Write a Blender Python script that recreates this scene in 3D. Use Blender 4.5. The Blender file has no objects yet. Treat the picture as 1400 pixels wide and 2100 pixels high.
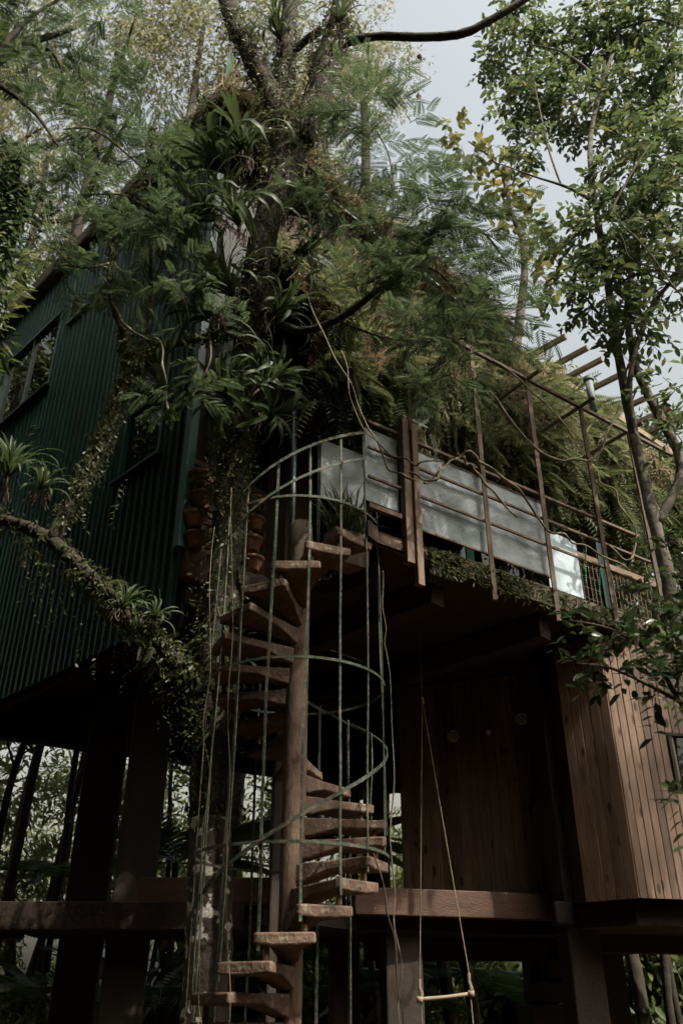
import bpy, math, random
import numpy as np
from mathutils import Vector, Matrix
from mathutils import noise as mnoise

random.seed(7)
rng = np.random.default_rng(11)
SC = bpy.context.scene
COL = SC.collection
R = math.radians

# ------------------------------------------------------------------ camera
EYE = 1.6
PITCH = R(30.2)
FPX = 1804.0
cam_d = bpy.data.cameras.new("camera")
cam = bpy.data.objects.new("camera", cam_d)
COL.objects.link(cam)
cam.location = (0, 0, EYE)
cam.rotation_euler = (math.pi / 2 + PITCH, 0, 0)
cam_d.sensor_fit = 'VERTICAL'
cam_d.sensor_height = 36.0
cam_d.sensor_width = 24.0
cam_d.lens = FPX / 2100 * 36.0
cam_d.clip_start = 0.05
cam_d.clip_end = 600
cam_d.dof.use_dof = True
cam_d.dof.focus_distance = 9.0
cam_d.dof.aperture_fstop = 1.8
SC.camera = cam

# ------------------------------------------------------------------ sky, sun, exposure
SUN_E = R(51)
SUN_AZ = math.atan2(0.72, -0.69)          # clockwise from +Y
world = bpy.data.worlds.new("World")
SC.world = world
world.use_nodes = True
wn = world.node_tree.nodes
wl = world.node_tree.links
bg = wn["Background"]
sky = wn.new("ShaderNodeTexSky")
sky.sky_type = 'NISHITA'
sky.sun_disc = False
sky.sun_elevation = SUN_E
sky.sun_rotation = SUN_AZ
sky.air_density = 3.0
sky.dust_density = 10.0
sky.ozone_density = 1.0
hs = wn.new("ShaderNodeHueSaturation")
hs.inputs["Saturation"].default_value = 0.38
wl.new(sky.outputs[0], hs.inputs["Color"])
wl.new(hs.outputs[0], bg.inputs["Color"])
bg.inputs["Strength"].default_value = 0.15

sun_d = bpy.data.lights.new("sun", 'SUN')
sun_d.energy = 4.2
sun_d.angle = R(0.6)
sun_d.color = (1.0, 0.93, 0.82)
sun = bpy.data.objects.new("sun", sun_d)
COL.objects.link(sun)
to_sun = Vector((math.sin(SUN_AZ) * math.cos(SUN_E), math.cos(SUN_AZ) * math.cos(SUN_E), math.sin(SUN_E)))
sun.rotation_euler = to_sun.to_track_quat('Z', 'Y').to_euler()

SC.view_settings.view_transform = 'Standard'
SC.view_settings.look = 'None'
SC.view_settings.exposure = 0.55
SC.view_settings.gamma = 1.0
SC.view_settings.use_curve_mapping = False
SC.cycles.max_bounces = 5
SC.cycles.diffuse_bounces = 2
SC.cycles.glossy_bounces = 2
SC.cycles.transmission_bounces = 5
SC.cycles.transparent_max_bounces = 6
SC.cycles.use_adaptive_sampling = True
SC.cycles.adaptive_threshold = 0.03
SC.cycles.caustics_reflective = False
SC.cycles.caustics_refractive = False

# ------------------------------------------------------------------ placing
cP, sP = math.cos(PITCH), math.sin(PITCH)


def P(px, py, Y):
    """survey point: sight line through a photo pixel, taken at forward distance Y (metres)"""
    u, v = px - 700.0, 1050.0 - py
    dy, dz = FPX * cP - v * sP, FPX * sP + v * cP
    return Vector((u * Y / dy, Y, dz * Y / dy + EYE))


def W(x, y, h):
    return Vector((x, y, h + EYE))


def pxm(p):
    """photo pixels per metre at a world point"""
    return FPX / (p.y * cP + (p.z - EYE) * sP)


# ------------------------------------------------------------------ object helpers
def wloc(o):
    v = Vector((0, 0, 0))
    while o is not None:
        v += o.location
        o = o.parent
    return v


def tag(o, label=None, cat=None, group=None, kind=None):
    if label: o["label"] = label
    if cat: o["category"] = cat
    if group: o["group"] = group
    if kind: o["kind"] = kind
    return o


def thing(name, loc, label, cat, group=None):
    o = bpy.data.objects.new(name, None)
    o.empty_display_size = 0.2
    COL.objects.link(o)
    o.location = loc
    return tag(o, label, cat, group)


def link(name, me, parent=None, world=None):
    """object for a mesh; world = 4x4 world matrix (parents are only translated)"""
    o = bpy.data.objects.new(name, me)
    COL.objects.link(o)
    if world is None:
        world = Matrix.Identity(4)
    if parent is not None:
        o.parent = parent
        world = Matrix.Translation(-wloc(parent)) @ world
    o.matrix_local = world
    return o


class MB:
    """collects polygons, builds one mesh object"""
    def __init__(s):
        s.v = []; s.f = []

    def add(s, vs, fs):
        n = len(s.v)
        s.v += [tuple(x) for x in vs]
        s.f += [tuple(i + n for i in q) for q in fs]
        return s

    def box(s, c, ax, ay, az, sx, sy, sz):
        """centre, three unit axes, full sizes"""
        c = Vector(c); ax, ay, az = Vector(ax) * sx / 2, Vector(ay) * sy / 2, Vector(az) * sz / 2
        vs = [c + ax * i + ay * j + az * k for k in (-1, 1) for j in (-1, 1) for i in (-1, 1)]
        return s.add(vs, [(0, 2, 3, 1), (4, 5, 7, 6), (0, 1, 5, 4), (2, 6, 7, 3), (0, 4, 6, 2), (1, 3, 7, 5)])

    def bar(s, a, b, w, t, up=(0, 0, 1)):
        a, b = Vector(a), Vector(b)
        z = (b - a); L = z.length; z = z / L
        up = Vector(up)
        if abs(z.dot(up)) > 0.95: up = Vector((0, 1, 0))
        x = up.cross(z).normalized(); y = z.cross(x)
        return s.box((a + b) / 2, x, y, z, w, t, L)

    def prism(s, poly, z0, z1):
        n = len(poly)
        vs = [(p[0], p[1], z0) for p in poly] + [(p[0], p[1], z1) for p in poly]
        fs = [tuple(range(n))[::-1], tuple(range(n, 2 * n))]
        fs += [(i, (i + 1) % n, (i + 1) % n + n, i + n) for i in range(n)]
        return s.add(vs, fs)

    def tube(s, pts, rad, n=8, smooth=4, wob=0.0, cap=True, seed=None):
        pts = [Vector(p) for p in pts]
        if not hasattr(rad, '__len__'): rad = [rad] * len(pts)
        if smooth > 1 and len(pts) > 2: pts, rad = spline(pts, rad, smooth)
        rn = random.Random(seed if seed is not None else len(s.v))
        t0 = (pts[1] - pts[0]).normalized()
        x = t0.cross(Vector((0.3, 0.9, 0.1))).normalized()
        vs, fs = [], []
        m = len(pts)
        for i, p in enumerate(pts):
            t = (pts[min(i + 1, m - 1)] - pts[max(i - 1, 0)]).normalized()
            x = (x - t * x.dot(t)).normalized(); y = t.cross(x)
            for k in range(n):
                a = 2 * math.pi * k / n
                r = rad[i] * (1 + wob * rn.uniform(-1, 1))
                vs.append(p + x * math.cos(a) * r + y * math.sin(a) * r)
        for i in range(m - 1):
            for k in range(n):
                k2 = (k + 1) % n
                fs.append((i * n + k, i * n + k2, (i + 1) * n + k2, (i + 1) * n + k))
        if cap:
            fs.append(tuple(range(n))[::-1]); fs.append(tuple(range((m - 1) * n, m * n)))
        return s.add(vs, fs)

    def lathe(s, c, prof, n=16):
        c = Vector(c); vs, fs = [], []
        for r, z in prof:
            for k in range(n):
                a = 2 * math.pi * k / n
                vs.append((c.x + r * math.cos(a), c.y + r * math.sin(a), c.z + z))
        m = len(prof)
        for i in range(m - 1):
            for k in range(n):
                k2 = (k + 1) % n
                fs.append((i * n + k, i * n + k2, (i + 1) * n + k2, (i + 1) * n + k))
        fs.append(tuple(range(n))[::-1]); fs.append(tuple(range((m - 1) * n, m * n)))
        return s.add(vs, fs)

    def mesh(s, name, mat, smooth=False, off=None):
        me = bpy.data.meshes.new(name)
        v = s.v if off is None else [(a - off.x, b - off.y, c - off.z) for a, b, c in s.v]
        me.from_pydata(v, [], s.f)
        if mat: me.materials.append(mat)
        if smooth:
            me.polygons.foreach_set("use_smooth", [True] * len(me.polygons))
        me.update()
        return me

    def build(s, name, mat, parent=None, smooth=False, bevel=0.0, label=None):
        off = wloc(parent) if parent else None
        me = s.mesh(name, mat, smooth, off)
        o = bpy.data.objects.new(name, me)
        COL.objects.link(o)
        if parent: o.parent = parent
        if bevel:
            b = o.modifiers.new("bevel", 'BEVEL'); b.width = bevel; b.segments = 2
            b.limit_method = 'ANGLE'; b.angle_limit = R(40)
        if label: o["label"] = label
        return o


def spline(pts, rad, k):
    out, ro = [], []
    n = len(pts)
    for i in range(n - 1):
        p0, p1, p2, p3 = pts[max(i - 1, 0)], pts[i], pts[i + 1], pts[min(i + 2, n - 1)]
        for j in range(k):
            t = j / k
            out.append(0.5 * ((2 * p1) + (p2 - p0) * t + (2 * p0 - 5 * p1 + 4 * p2 - p3) * t * t + (3 * p1 - p0 - 3 * p2 + p3) * t ** 3))
            ro.append(rad[i] * (1 - t) + rad[i + 1] * t)
    out.append(pts[-1]); ro.append(rad[-1])
    return out, ro


def tri_mesh(name, V, F, mat, smooth=False):
    me = bpy.data.meshes.new(name)
    V = np.ascontiguousarray(V, dtype=np.float32); F = np.ascontiguousarray(F, dtype=np.int32)
    me.vertices.add(len(V)); me.vertices.foreach_set("co", V.ravel())
    me.loops.add(F.size); me.loops.foreach_set("vertex_index", F.ravel())
    me.polygons.add(len(F))
    me.polygons.foreach_set("loop_start", np.arange(0, F.size, 3, dtype=np.int32))
    if smooth: me.polygons.foreach_set("use_smooth", np.ones(len(F), dtype=bool))
    if mat: me.materials.append(mat)
    me.update(calc_edges=True)
    return me


def frames(d, up):
    """rotation matrices whose local +Y is d and local +Z near up; (n,3) arrays"""
    d = d / np.linalg.norm(d, axis=1, keepdims=True)
    x = np.cross(d, up); nx = np.linalg.norm(x, axis=1, keepdims=True); nx[nx < 1e-6] = 1
    x = x / nx
    z = np.cross(x, d)
    return np.stack([x, d, z], axis=2)


def scatter(tv, tf, M, sc, loc):
    """template copied n times -> joined arrays"""
    n = len(loc)
    V = np.einsum('nij,kj->nki', M, tv) * sc[:, None, None] + loc[:, None, :]
    F = tf[None] + (np.arange(n) * len(tv))[:, None, None]
    return V.reshape(-1, 3), F.reshape(-1, 3)


def cat(parts):
    Vs, Fs, n = [], [], 0
    for V, F in parts:
        Vs.append(V); Fs.append(F + n); n += len(V)
    return np.concatenate(Vs), np.concatenate(Fs)


def unit(n):
    v = rng.normal(size=(n, 3))
    return v / np.linalg.norm(v, axis=1, keepdims=True)


# ------------------------------------------------------------------ materials
def rgb(c): return (c[0], c[1], c[2], 1)


def material(name, c1, c2=None, rough=0.7, scale=4.0, bump=0.0, bscale=30.0, metal=0.0, spec=0.4,
             stretch=(1, 1, 1), c3=None, spot=(0.6, 0.66), sscale=6.0, coat=0.0, detail=6, rvar=0.0):
    m = bpy.data.materials.new(name); m.use_nodes = True
    nt = m.node_tree; N, L = nt.nodes, nt.links
    b = N["Principled BSDF"]
    b.inputs["Roughness"].default_value = rough
    b.inputs["Metallic"].default_value = metal
    b.inputs["Specular IOR Level"].default_value = spec
    b.inputs["Coat Weight"].default_value = coat
    tc = N.new("ShaderNodeTexCoord"); mp = N.new("ShaderNodeMapping")
    mp.inputs["Scale"].default_value = stretch
    L.new(tc.outputs["Object"], mp.inputs["Vector"])
    col = None
    if c2 is not None:
        no = N.new("ShaderNodeTexNoise"); no.inputs["Scale"].default_value = scale; no.inputs["Detail"].default_value = detail
        no.inputs["Roughness"].default_value = 0.65
        L.new(mp.outputs[0], no.inputs["Vector"])
        rp = N.new("ShaderNodeValToRGB")
        rp.color_ramp.elements[0].position = 0.33; rp.color_ramp.elements[0].color = rgb(c1)
        rp.color_ramp.elements[1].position = 0.68; rp.color_ramp.elements[1].color = rgb(c2)
        L.new(no.outputs["Fac"], rp.inputs["Fac"])
        col = rp.outputs[0]
        # each object a little lighter or darker
        oi = N.new("ShaderNodeObjectInfo"); mr = N.new("ShaderNodeMapRange")
        mr.inputs["To Min"].default_value = 0.82; mr.inputs["To Max"].default_value = 1.18
        L.new(oi.outputs["Random"], mr.inputs["Value"])
        hv = N.new("ShaderNodeHueSaturation")
        L.new(mr.outputs[0], hv.inputs["Value"]); L.new(col, hv.inputs["Color"])
        col = hv.outputs[0]
        if rvar:
            rr = N.new("ShaderNodeMapRange"); rr.inputs["To Min"].default_value = rough - rvar; rr.inputs["To Max"].default_value = rough + rvar
            L.new(no.outputs["Fac"], rr.inputs["Value"]); L.new(rr.outputs[0], b.inputs["Roughness"])
        if c3 is not None:
            n3 = N.new("ShaderNodeTexNoise"); n3.inputs["Scale"].default_value = sscale; n3.inputs["Detail"].default_value = 5
            L.new(mp.outputs[0], n3.inputs["Vector"])
            r3 = N.new("ShaderNodeMapRange"); r3.inputs["From Min"].default_value = spot[0]; r3.inputs["From Max"].default_value = spot[1]
            L.new(n3.outputs["Fac"], r3.inputs["Value"])
            mx = N.new("ShaderNodeMixRGB"); mx.inputs[2].default_value = rgb(c3)
            L.new(r3.outputs[0], mx.inputs[0]); L.new(col, mx.inputs[1])
            col = mx.outputs[0]
        L.new(col, b.inputs["Base Color"])
    else:
        b.inputs["Base Color"].default_value = rgb(c1)
    if bump:
        nb = N.new("ShaderNodeTexNoise"); nb.inputs["Scale"].default_value = bscale; nb.inputs["Detail"].default_value = 6
        L.new(mp.outputs[0], nb.inputs["Vector"])
        bp = N.new("ShaderNodeBump"); bp.inputs["Strength"].default_value = bump; bp.inputs["Distance"].default_value = 0.02
        L.new(nb.outputs["Fac"], bp.inputs["Height"]); L.new(bp.outputs[0], b.inputs["Normal"])
    return m


def leaf_mat(name, ca, cb, cc=None, trans=0.35, rough=0.45, spec=0.35):
    m = bpy.data.materials.new(name); m.use_nodes = True
    nt = m.node_tree; N, L = nt.nodes, nt.links
    b = N["Principled BSDF"]
    b.inputs["Roughness"].default_value = rough; b.inputs["Specular IOR Level"].default_value = spec
    g = N.new("ShaderNodeNewGeometry")
    rp = N.new("ShaderNodeValToRGB")
    rp.color_ramp.elements[0].position = 0.1; rp.color_ramp.elements[0].color = rgb(ca)
    rp.color_ramp.elements[1].position = 0.8 if cc else 0.95; rp.color_ramp.elements[1].color = rgb(cb)
    if cc:
        e = rp.color_ramp.elements.new(0.98); e.color = rgb(cc)
    L.new(g.outputs["Random Per Island"], rp.inputs["Fac"])
    L.new(rp.outputs[0], b.inputs["Base Color"])
    tr = N.new("ShaderNodeBsdfTranslucent")
    hv = N.new("ShaderNodeHueSaturation"); hv.inputs["Hue"].default_value = 0.48; hv.inputs["Value"].default_value = 1.5
    L.new(rp.outputs[0], hv.inputs["Color"]); L.new(hv.outputs[0], tr.inputs["Color"])
    mx = N.new("ShaderNodeMixShader"); mx.inputs[0].default_value = trans
    L.new(b.outputs[0], mx.inputs[1]); L.new(tr.outputs[0], mx.inputs[2])
    L.new(mx.outputs[0], N["Material Output"].inputs["Surface"])
    return m


M = {}
M['ground'] = material('leaf_litter', (.03, .02, .012), (.07, .045, .025), .95, 3, .6, 20)
M['green_metal'] = material('green_sheet_metal', (.003, .026, .017), (.008, .054, .036), .46, 2.6, .12, 2.2, spec=.2, stretch=(1, 1, .14), rvar=.12, c3=(.016, .034, .018), spot=(.55, .7), sscale=3.5)
M['green_trim'] = material('green_trim', (.007, .040, .032), (.012, .058, .048), .3, 3, .03, 8, spec=.5)
M['corner'] = material('corner_flashing', (.03, .10, .085), (.05, .14, .12), .3, 2, .03, 6, spec=.5)
M['fascia'] = material('weathered_fascia', (.06, .045, .03), (.13, .10, .07), .85, 5, .4, 30, stretch=(1, 1, 1))
M['dark_wood'] = material('dark_wood', (.035, .018, .011), (.07, .035, .02), .75, 4, .3, 30)
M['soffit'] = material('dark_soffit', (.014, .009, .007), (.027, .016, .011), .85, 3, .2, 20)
M['column'] = material('brown_concrete_column', (.028, .020, .015), (.050, .035, .026), .8, 3, .25, 25)
M['beam_red'] = material('reddish_timber', (.055, .028, .018), (.10, .05, .031), .65, 5, .3, 40, stretch=(.5, .5, 3))
M['beam_dark'] = material('dark_timber', (.018, .010, .007), (.036, .02, .013), .75, 5, .3, 40)
M['stair'] = material('brown_painted_concrete', (.085, .053, .037), (.20, .132, .094), .85, 4.5, .7, 30, c3=(.24, .20, .145), spot=(.58, .68), sscale=15, detail=9)
M['stair_col'] = material('stair_column_concrete', (.095, .059, .041), (.22, .148, .106), .85, 3.5, .6, 28, stretch=(1, 1, .5), c3=(.075, .038, .022), spot=(.54, .64), sscale=7, detail=9)
M['stair_edge'] = material('tread_post', (.20, .14, .10), (.27, .20, .15), .8, 12, .2, 40)
M['bar'] = material('flaking_green_paint', (.036, .062, .042), (.064, .094, .064), .75, 8, .3, 60, c3=(.145, .115, .08), spot=(.50, .58), sscale=30)
M['deck_edge'] = material('mossy_concrete', (.06, .044, .032), (.13, .10, .07), .9, 6, .9, 25, c3=(.035, .04, .016), spot=(.42, .58), sscale=5)
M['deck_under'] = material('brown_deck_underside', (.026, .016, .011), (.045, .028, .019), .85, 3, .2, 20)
M['rail'] = material('rusty_rail', (.09, .062, .042), (.155, .11, .075), .75, 8, .3, 60)
M['timber_post'] = material('grey_brown_post', (.12, .075, .05), (.20, .135, .095), .8, 5, .4, 40, stretch=(2, 2, .4))
M['rafter'] = material('weathered_rafter', (.16, .12, .09), (.25, .19, .14), .85, 6, .4, 40)
M['brown_wall'] = material('brown_render', (.085, .05, .035), (.12, .072, .05), .85, 3, .2, 30)
M['slat'] = material('slat_timber', (.16, .075, .048), (.25, .125, .08), .7, 6, .2, 40)
M['terracotta'] = material('terracotta', (.27, .115, .068), (.38, .175, .108), .7, 6, .15, 40)
M['soil'] = material('soil', (.03, .02, .014), (.05, .035, .025), .95, 20, .5, 60)
M['coir'] = material('coir_and_earth', (.045, .020, .010), (.115, .052, .026), .95, 5, 1.0, 22, c3=(.03, .022, .012), spot=(.5, .6), sscale=7)
M['bark'] = material('mossy_bark', (.022, .017, .012), (.055, .043, .030), .92, 6, 1.0, 26, c3=(.035, .045, .016), spot=(.5, .6), sscale=5)
M['bark_lichen'] = material('lichen_bark', (.050, .040, .030), (.10, .082, .06), .92, 7, .9, 26, c3=(.62, .60, .54), spot=(.57, .60), sscale=8)
M['bark_pale'] = material('pale_mottled_bark', (.060, .050, .038), (.165, .148, .118), .9, 9, .5, 30, c3=(.06, .055, .035), spot=(.52, .6), sscale=13)
M['bark_dark'] = material('dark_far_bark', (.022, .017, .012), (.05, .04, .028), .92, 6, .6, 20)
M['twig'] = material('twig', (.05, .04, .028), (.10, .082, .06), .9, 9, .3, 40)
M['liana'] = material('dry_liana', (.10, .085, .055), (.19, .165, .11), .85, 9, .3, 40)
M['steel'] = material('blue_grey_steel', (.20, .25, .26), (.28, .33, .34), .38, 2, .05, 10, metal=.6)
M['pipe'] = material('dull_pipe', (.09, .115, .115), (.15, .18, .18), .6, 4, .1, 20)
M['rope'] = material('rope', (.14, .115, .075), (.21, .18, .125), .9, 20, .3, 80)
M['barwood'] = material('worn_bar_wood', (.20, .155, .115), (.30, .24, .185), .6, 8, .2, 40)
M['plaque'] = material('pale_disc', (.55, .55, .48), (.68, .67, .6), .7, 5, .1, 30)
M['bead'] = material('green_glass_bead', (.01, .20, .09), (.02, .32, .15), .15, 6, 0, 10, spec=.6)
M['basket'] = material('basket', (.04, .03, .02), (.08, .06, .04), .9, 20, .8, 40)
M['dry_leaf'] = material('dry_leaf', (.055, .036, .022), (.105, .072, .045), .8, 15)
M['red_flower'] = leaf_mat('red_flower', (.45, .05, .03), (.60, .10, .05), None, .25)
# panelling planks: long grain with knots
def plank_mat(name, c1, c2, k):
    m = bpy.data.materials.new(name); m.use_nodes = True
    N, L = m.node_tree.nodes, m.node_tree.links
    b = N["Principled BSDF"]; b.inputs["Roughness"].default_value = .62; b.inputs["Specular IOR Level"].default_value = .3
    tc = N.new("ShaderNodeTexCoord"); oi = N.new("ShaderNodeObjectInfo")
    ad = N.new("ShaderNodeVectorMath"); ad.operation = 'ADD'
    sm = N.new("ShaderNodeVectorMath"); sm.operation = 'SCALE'; sm.inputs["Scale"].default_value = 37.0
    cx = N.new("ShaderNodeCombineXYZ")
    for i in range(3): L.new(oi.outputs["Random"], cx.inputs[i])
    L.new(cx.outputs[0], sm.inputs[0]); L.new(tc.outputs["Object"], ad.inputs[0]); L.new(sm.outputs[0], ad.inputs[1])
    mp = N.new("ShaderNodeMapping"); mp.inputs["Scale"].default_value = (16, 16, 1.1); L.new(ad.outputs[0], mp.inputs[0])
    no = N.new("ShaderNodeTexNoise"); no.inputs["Scale"].default_value = 2.4; no.inputs["Detail"].default_value = 7; no.inputs["Distortion"].default_value = .5
    L.new(mp.outputs[0], no.inputs["Vector"])
    rp = N.new("ShaderNodeValToRGB"); rp.color_ramp.elements[0].position = .3; rp.color_ramp.elements[0].color = rgb(c1)
    rp.color_ramp.elements[1].position = .72; rp.color_ramp.elements[1].color = rgb(c2)
    L.new(no.outputs["Fac"], rp.inputs["Fac"])
    mp2 = N.new("ShaderNodeMapping"); mp2.inputs["Scale"].default_value = (7, 7, 2.6); L.new(ad.outputs[0], mp2.inputs[0])
    vo = N.new("ShaderNodeTexVoronoi"); vo.inputs["Scale"].default_value = 1.0; L.new(mp2.outputs[0], vo.inputs["Vector"])
    kr = N.new("ShaderNodeMapRange"); kr.inputs["From Min"].default_value = .10; kr.inputs["From Max"].default_value = .19
    kr.inputs["To Min"].default_value = 1; kr.inputs["To Max"].default_value = 0
    L.new(vo.outputs["Distance"], kr.inputs["Value"])
    mx = N.new("ShaderNodeMixRGB"); mx.inputs[2].default_value = rgb(k); L.new(kr.outputs[0], mx.inputs[0]); L.new(rp.outputs[0], mx.inputs[1])
    hv = N.new("ShaderNodeHueSaturation"); mr = N.new("ShaderNodeMapRange"); mr.inputs["To Min"].default_value = .66; mr.inputs["To Max"].default_value = 1.28
    L.new(oi.outputs["Random"], mr.inputs["Value"]); L.new(mr.outputs[0], hv.inputs["Value"]); L.new(mx.outputs[0], hv.inputs["Color"])
    L.new(hv.outputs[0], b.inputs["Base Color"])
    bp = N.new("ShaderNodeBump"); bp.inputs["Strength"].default_value = .25; bp.inputs["Distance"].default_value = .004
    L.new(no.outputs["Fac"], bp.inputs["Height"]); L.new(bp.outputs[0], b.inputs["Normal"])
    return m
M['plank'] = plank_mat('varnished_plank', (.108, .067, .045), (.215, .141, .098), (.035, .016, .010))
M['glass'] = material('dark_window_glass', (.006, .008, .008), None, .02, spec=.5)
M['glass_soft'] = material('dim_window_glass', (.008, .018, .018), None, .22, spec=.3)
M['glass_grey'] = material('grey_window_glass', (.030, .035, .030), None, .04, spec=.28)
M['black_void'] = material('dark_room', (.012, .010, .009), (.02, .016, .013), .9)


def poly_mat():
    """twin-wall polycarbonate: fine horizontal flutes, milky and shiny"""
    m = bpy.data.materials.new('fluted_polycarbonate'); m.use_nodes = True
    N, L = m.node_tree.nodes, m.node_tree.links
    b = N["Principled BSDF"]
    b.inputs["Base Color"].default_value = (.34, .38, .39, 1); b.inputs["Roughness"].default_value = .14; b.inputs["Specular IOR Level"].default_value = .7
    tc = N.new("ShaderNodeTexCoord")
    sx = N.new("ShaderNodeSeparateXYZ"); L.new(tc.outputs["Object"], sx.inputs[0])
    mu = N.new("ShaderNodeMath"); mu.operation = 'MULTIPLY'; mu.inputs[1].default_value = 2 * math.pi / .022
    L.new(sx.outputs["Z"], mu.inputs[0])
    sn = N.new("ShaderNodeMath"); sn.operation = 'SINE'; L.new(mu.outputs[0], sn.inputs[0])
    bp = N.new("ShaderNodeBump"); bp.inputs["Strength"].default_value = .4; bp.inputs["Distance"].default_value = .004
    L.new(sn.outputs[0], bp.inputs["Height"]); L.new(bp.outputs[0], b.inputs["Normal"])
    no = N.new("ShaderNodeTexNoise"); no.inputs["Scale"].default_value = 2.6; no.inputs["Detail"].default_value = 9; no.inputs["Roughness"].default_value = .62; L.new(tc.outputs["Object"], no.inputs["Vector"])
    rp = N.new("ShaderNodeValToRGB"); rp.color_ramp.elements[0].position = .35; rp.color_ramp.elements[0].color = (.15, .18, .18, 1)
    rp.color_ramp.elements[1].position = .65; rp.color_ramp.elements[1].color = (.48, .53, .55, 1)
    L.new(no.outputs["Fac"], rp.inputs["Fac"]); L.new(rp.outputs[0], b.inputs["Base Color"])  # mottled base colour imitates reflections on the sheets
    tr = N.new("ShaderNodeBsdfTranslucent"); tr.inputs["Color"].default_value = (.42, .47, .48, 1)
    tp = N.new("ShaderNodeBsdfTransparent"); tp.inputs["Color"].default_value = (.75, .8, .8, 1)
    m1 = N.new("ShaderNodeMixShader"); m1.inputs[0].default_value = .25; L.new(b.outputs[0], m1.inputs[1]); L.new(tr.outputs[0], m1.inputs[2])
    m2 = N.new("ShaderNodeMixShader"); m2.inputs[0].default_value = .09; L.new(m1.outputs[0], m2.inputs[1]); L.new(tp.outputs[0], m2.inputs[2])
    L.new(m2.outputs[0], N["Material Output"].inputs["Surface"])
    return m
M['poly'] = poly_mat()
M['sky_gap_blue'] = material('painted_sky_gap', (.48, .60, .66), (.62, .72, .76), .35, 3, .1, 20)  # pale blue imitates bright sky past the panel end

G = {}
G['feather'] = leaf_mat('feathery_leaf', (.030, .055, .024), (.060, .094, .040), (.095, .118, .052), .44)
G['broad'] = leaf_mat('broad_leaf', (.040, .066, .026), (.080, .114, .044), (.13, .14, .05), .5, .42, .4)
G['yellow'] = leaf_mat('yellowing_leaf', (.065, .085, .025), (.12, .13, .04), (.20, .15, .05), .45)
G['far'] = leaf_mat('haze_paled_leaf', (.10, .115, .055), (.17, .18, .09), (.22, .20, .10), .6)  # leaf colour paled in place of haze and sky glare
G['vine'] = leaf_mat('vine_leaf', (.045, .062, .024), (.09, .105, .042), (.15, .135, .06), .36)
G['brom'] = leaf_mat('bromeliad_leaf', (.024, .044, .016), (.062, .088, .032), None, .32, .48, .25)
G['fern'] = leaf_mat('fern_leaf', (.050, .074, .029), (.105, .128, .052), (.18, .17, .085), .42)
G['dry'] = leaf_mat('dry_grass', (.13, .115, .055), (.24, .21, .11), (.30, .24, .13), .35)
G['forest'] = leaf_mat('forest_leaf', (.035, .060, .018), (.085, .115, .035), (.13, .14, .045), .4)
G['under'] = leaf_mat('lightened_understory_leaf', (.055, .085, .028), (.115, .145, .052), (.17, .17, .07), .52)  # lighter copy of the forest leaf, imitating light behind the house
G['moss'] = leaf_mat('sunlit_pale_moss', (.12, .14, .065), (.20, .215, .11), (.27, .26, .15), .4)  # moss colour made pale to imitate sun on the bank
G['palm'] = leaf_mat('palm_leaf', (.03, .06, .02), (.06, .10, .035), None, .3, .35, .45)
G['gloss'] = leaf_mat('glossy_shrub_leaf', (.020, .042, .015), (.042, .072, .024), (.09, .12, .03), .22, .33, .5)
G['succulent'] = leaf_mat('succulent_leaf', (.04, .09, .04), (.08, .15, .07), (.12, .20, .07), .25)

# ------------------------------------------------------------------ leaf templates (all triangles, +Y is along the leaf)
def t_broad(w=.42, fold=.06, droop=.10):
    v = np.array([(0, 0, 0), (0, .38, .0), (0, .76, -.03), (0, 1, -droop), (-w / 2, .38, fold), (-w * .36, .76, fold * .4 - .03), (w / 2, .38, fold), (w * .36, .76, fold * .4 - .03)])
    f = np.array([(0, 1, 4), (1, 2, 5), (1, 5, 4), (2, 3, 5), (0, 6, 1), (1, 6, 7), (1, 7, 2), (2, 7, 3)])
    return v, f


def t_rhomb(w=.3, fold=.08):
    v = np.array([(0, 0, 0), (w / 2, .45, fold), (0, 1, -.05), (-w / 2, .45, fold)])
    return v, np.array([(0, 1, 2), (0, 2, 3)])


def t_frond(n=12, ll=.26, lw=.055, droop=.22, ang=62):
    """pinnate frond of unit length"""
    V, F = [], []
    bv, bf = t_rhomb(lw / ll, .0)
    k = 0
    for i in range(n):
        y = .10 + .88 * i / (n - 1)
        z = -droop * y * y
        l = ll * math.sin(math.pi * min(1, (.16 + .80 * (1 - y) + .12)) * .62) ** .7
        for s in (-1, 1):
            a = R(ang - 22 * y) * s
            ca, sa = math.cos(a), math.sin(a)
            for q in bv:
                X, Y_ = q[0] * l, q[1] * l
                V.append((X * ca + Y_ * sa, y + Y_ * ca - X * sa, z - .10 * Y_ - .15 * l * q[1] ** 2))
            F += [tuple(c + k for c in t) for t in bf]; k += 4
    # rachis
    V += [(-.006, 0, 0), (.006, 0, 0), (0, .55, -droop * .3), (0, 1, -droop)]
    F += [(k, k + 1, k + 2), (k, k + 2, k + 3)]
    return np.array(V), np.array(F)


T_BROAD = t_broad()
T_WIDE = t_broad(.62, .05, .12)
T_NARROW = t_broad(.24, .04, .15)
T_RHOMB = t_rhomb()
T_FROND = t_frond(10, .27, .080)
T_FROND_S = t_frond(8, .30, .07)
T_FERN = t_frond(15, .28, .07, .5, 78)
T_STRAP = (np.array([(-.018, 0, 0), (.018, 0, 0), (-.02, .4, .02), (.02, .4, .02), (-.014, .75, -.08), (.014, .75, -.08), (0, 1, -.28)]),
           np.array([(0, 1, 3), (0, 3, 2), (2, 3, 5), (2, 5, 4), (4, 5, 6)]))


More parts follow.
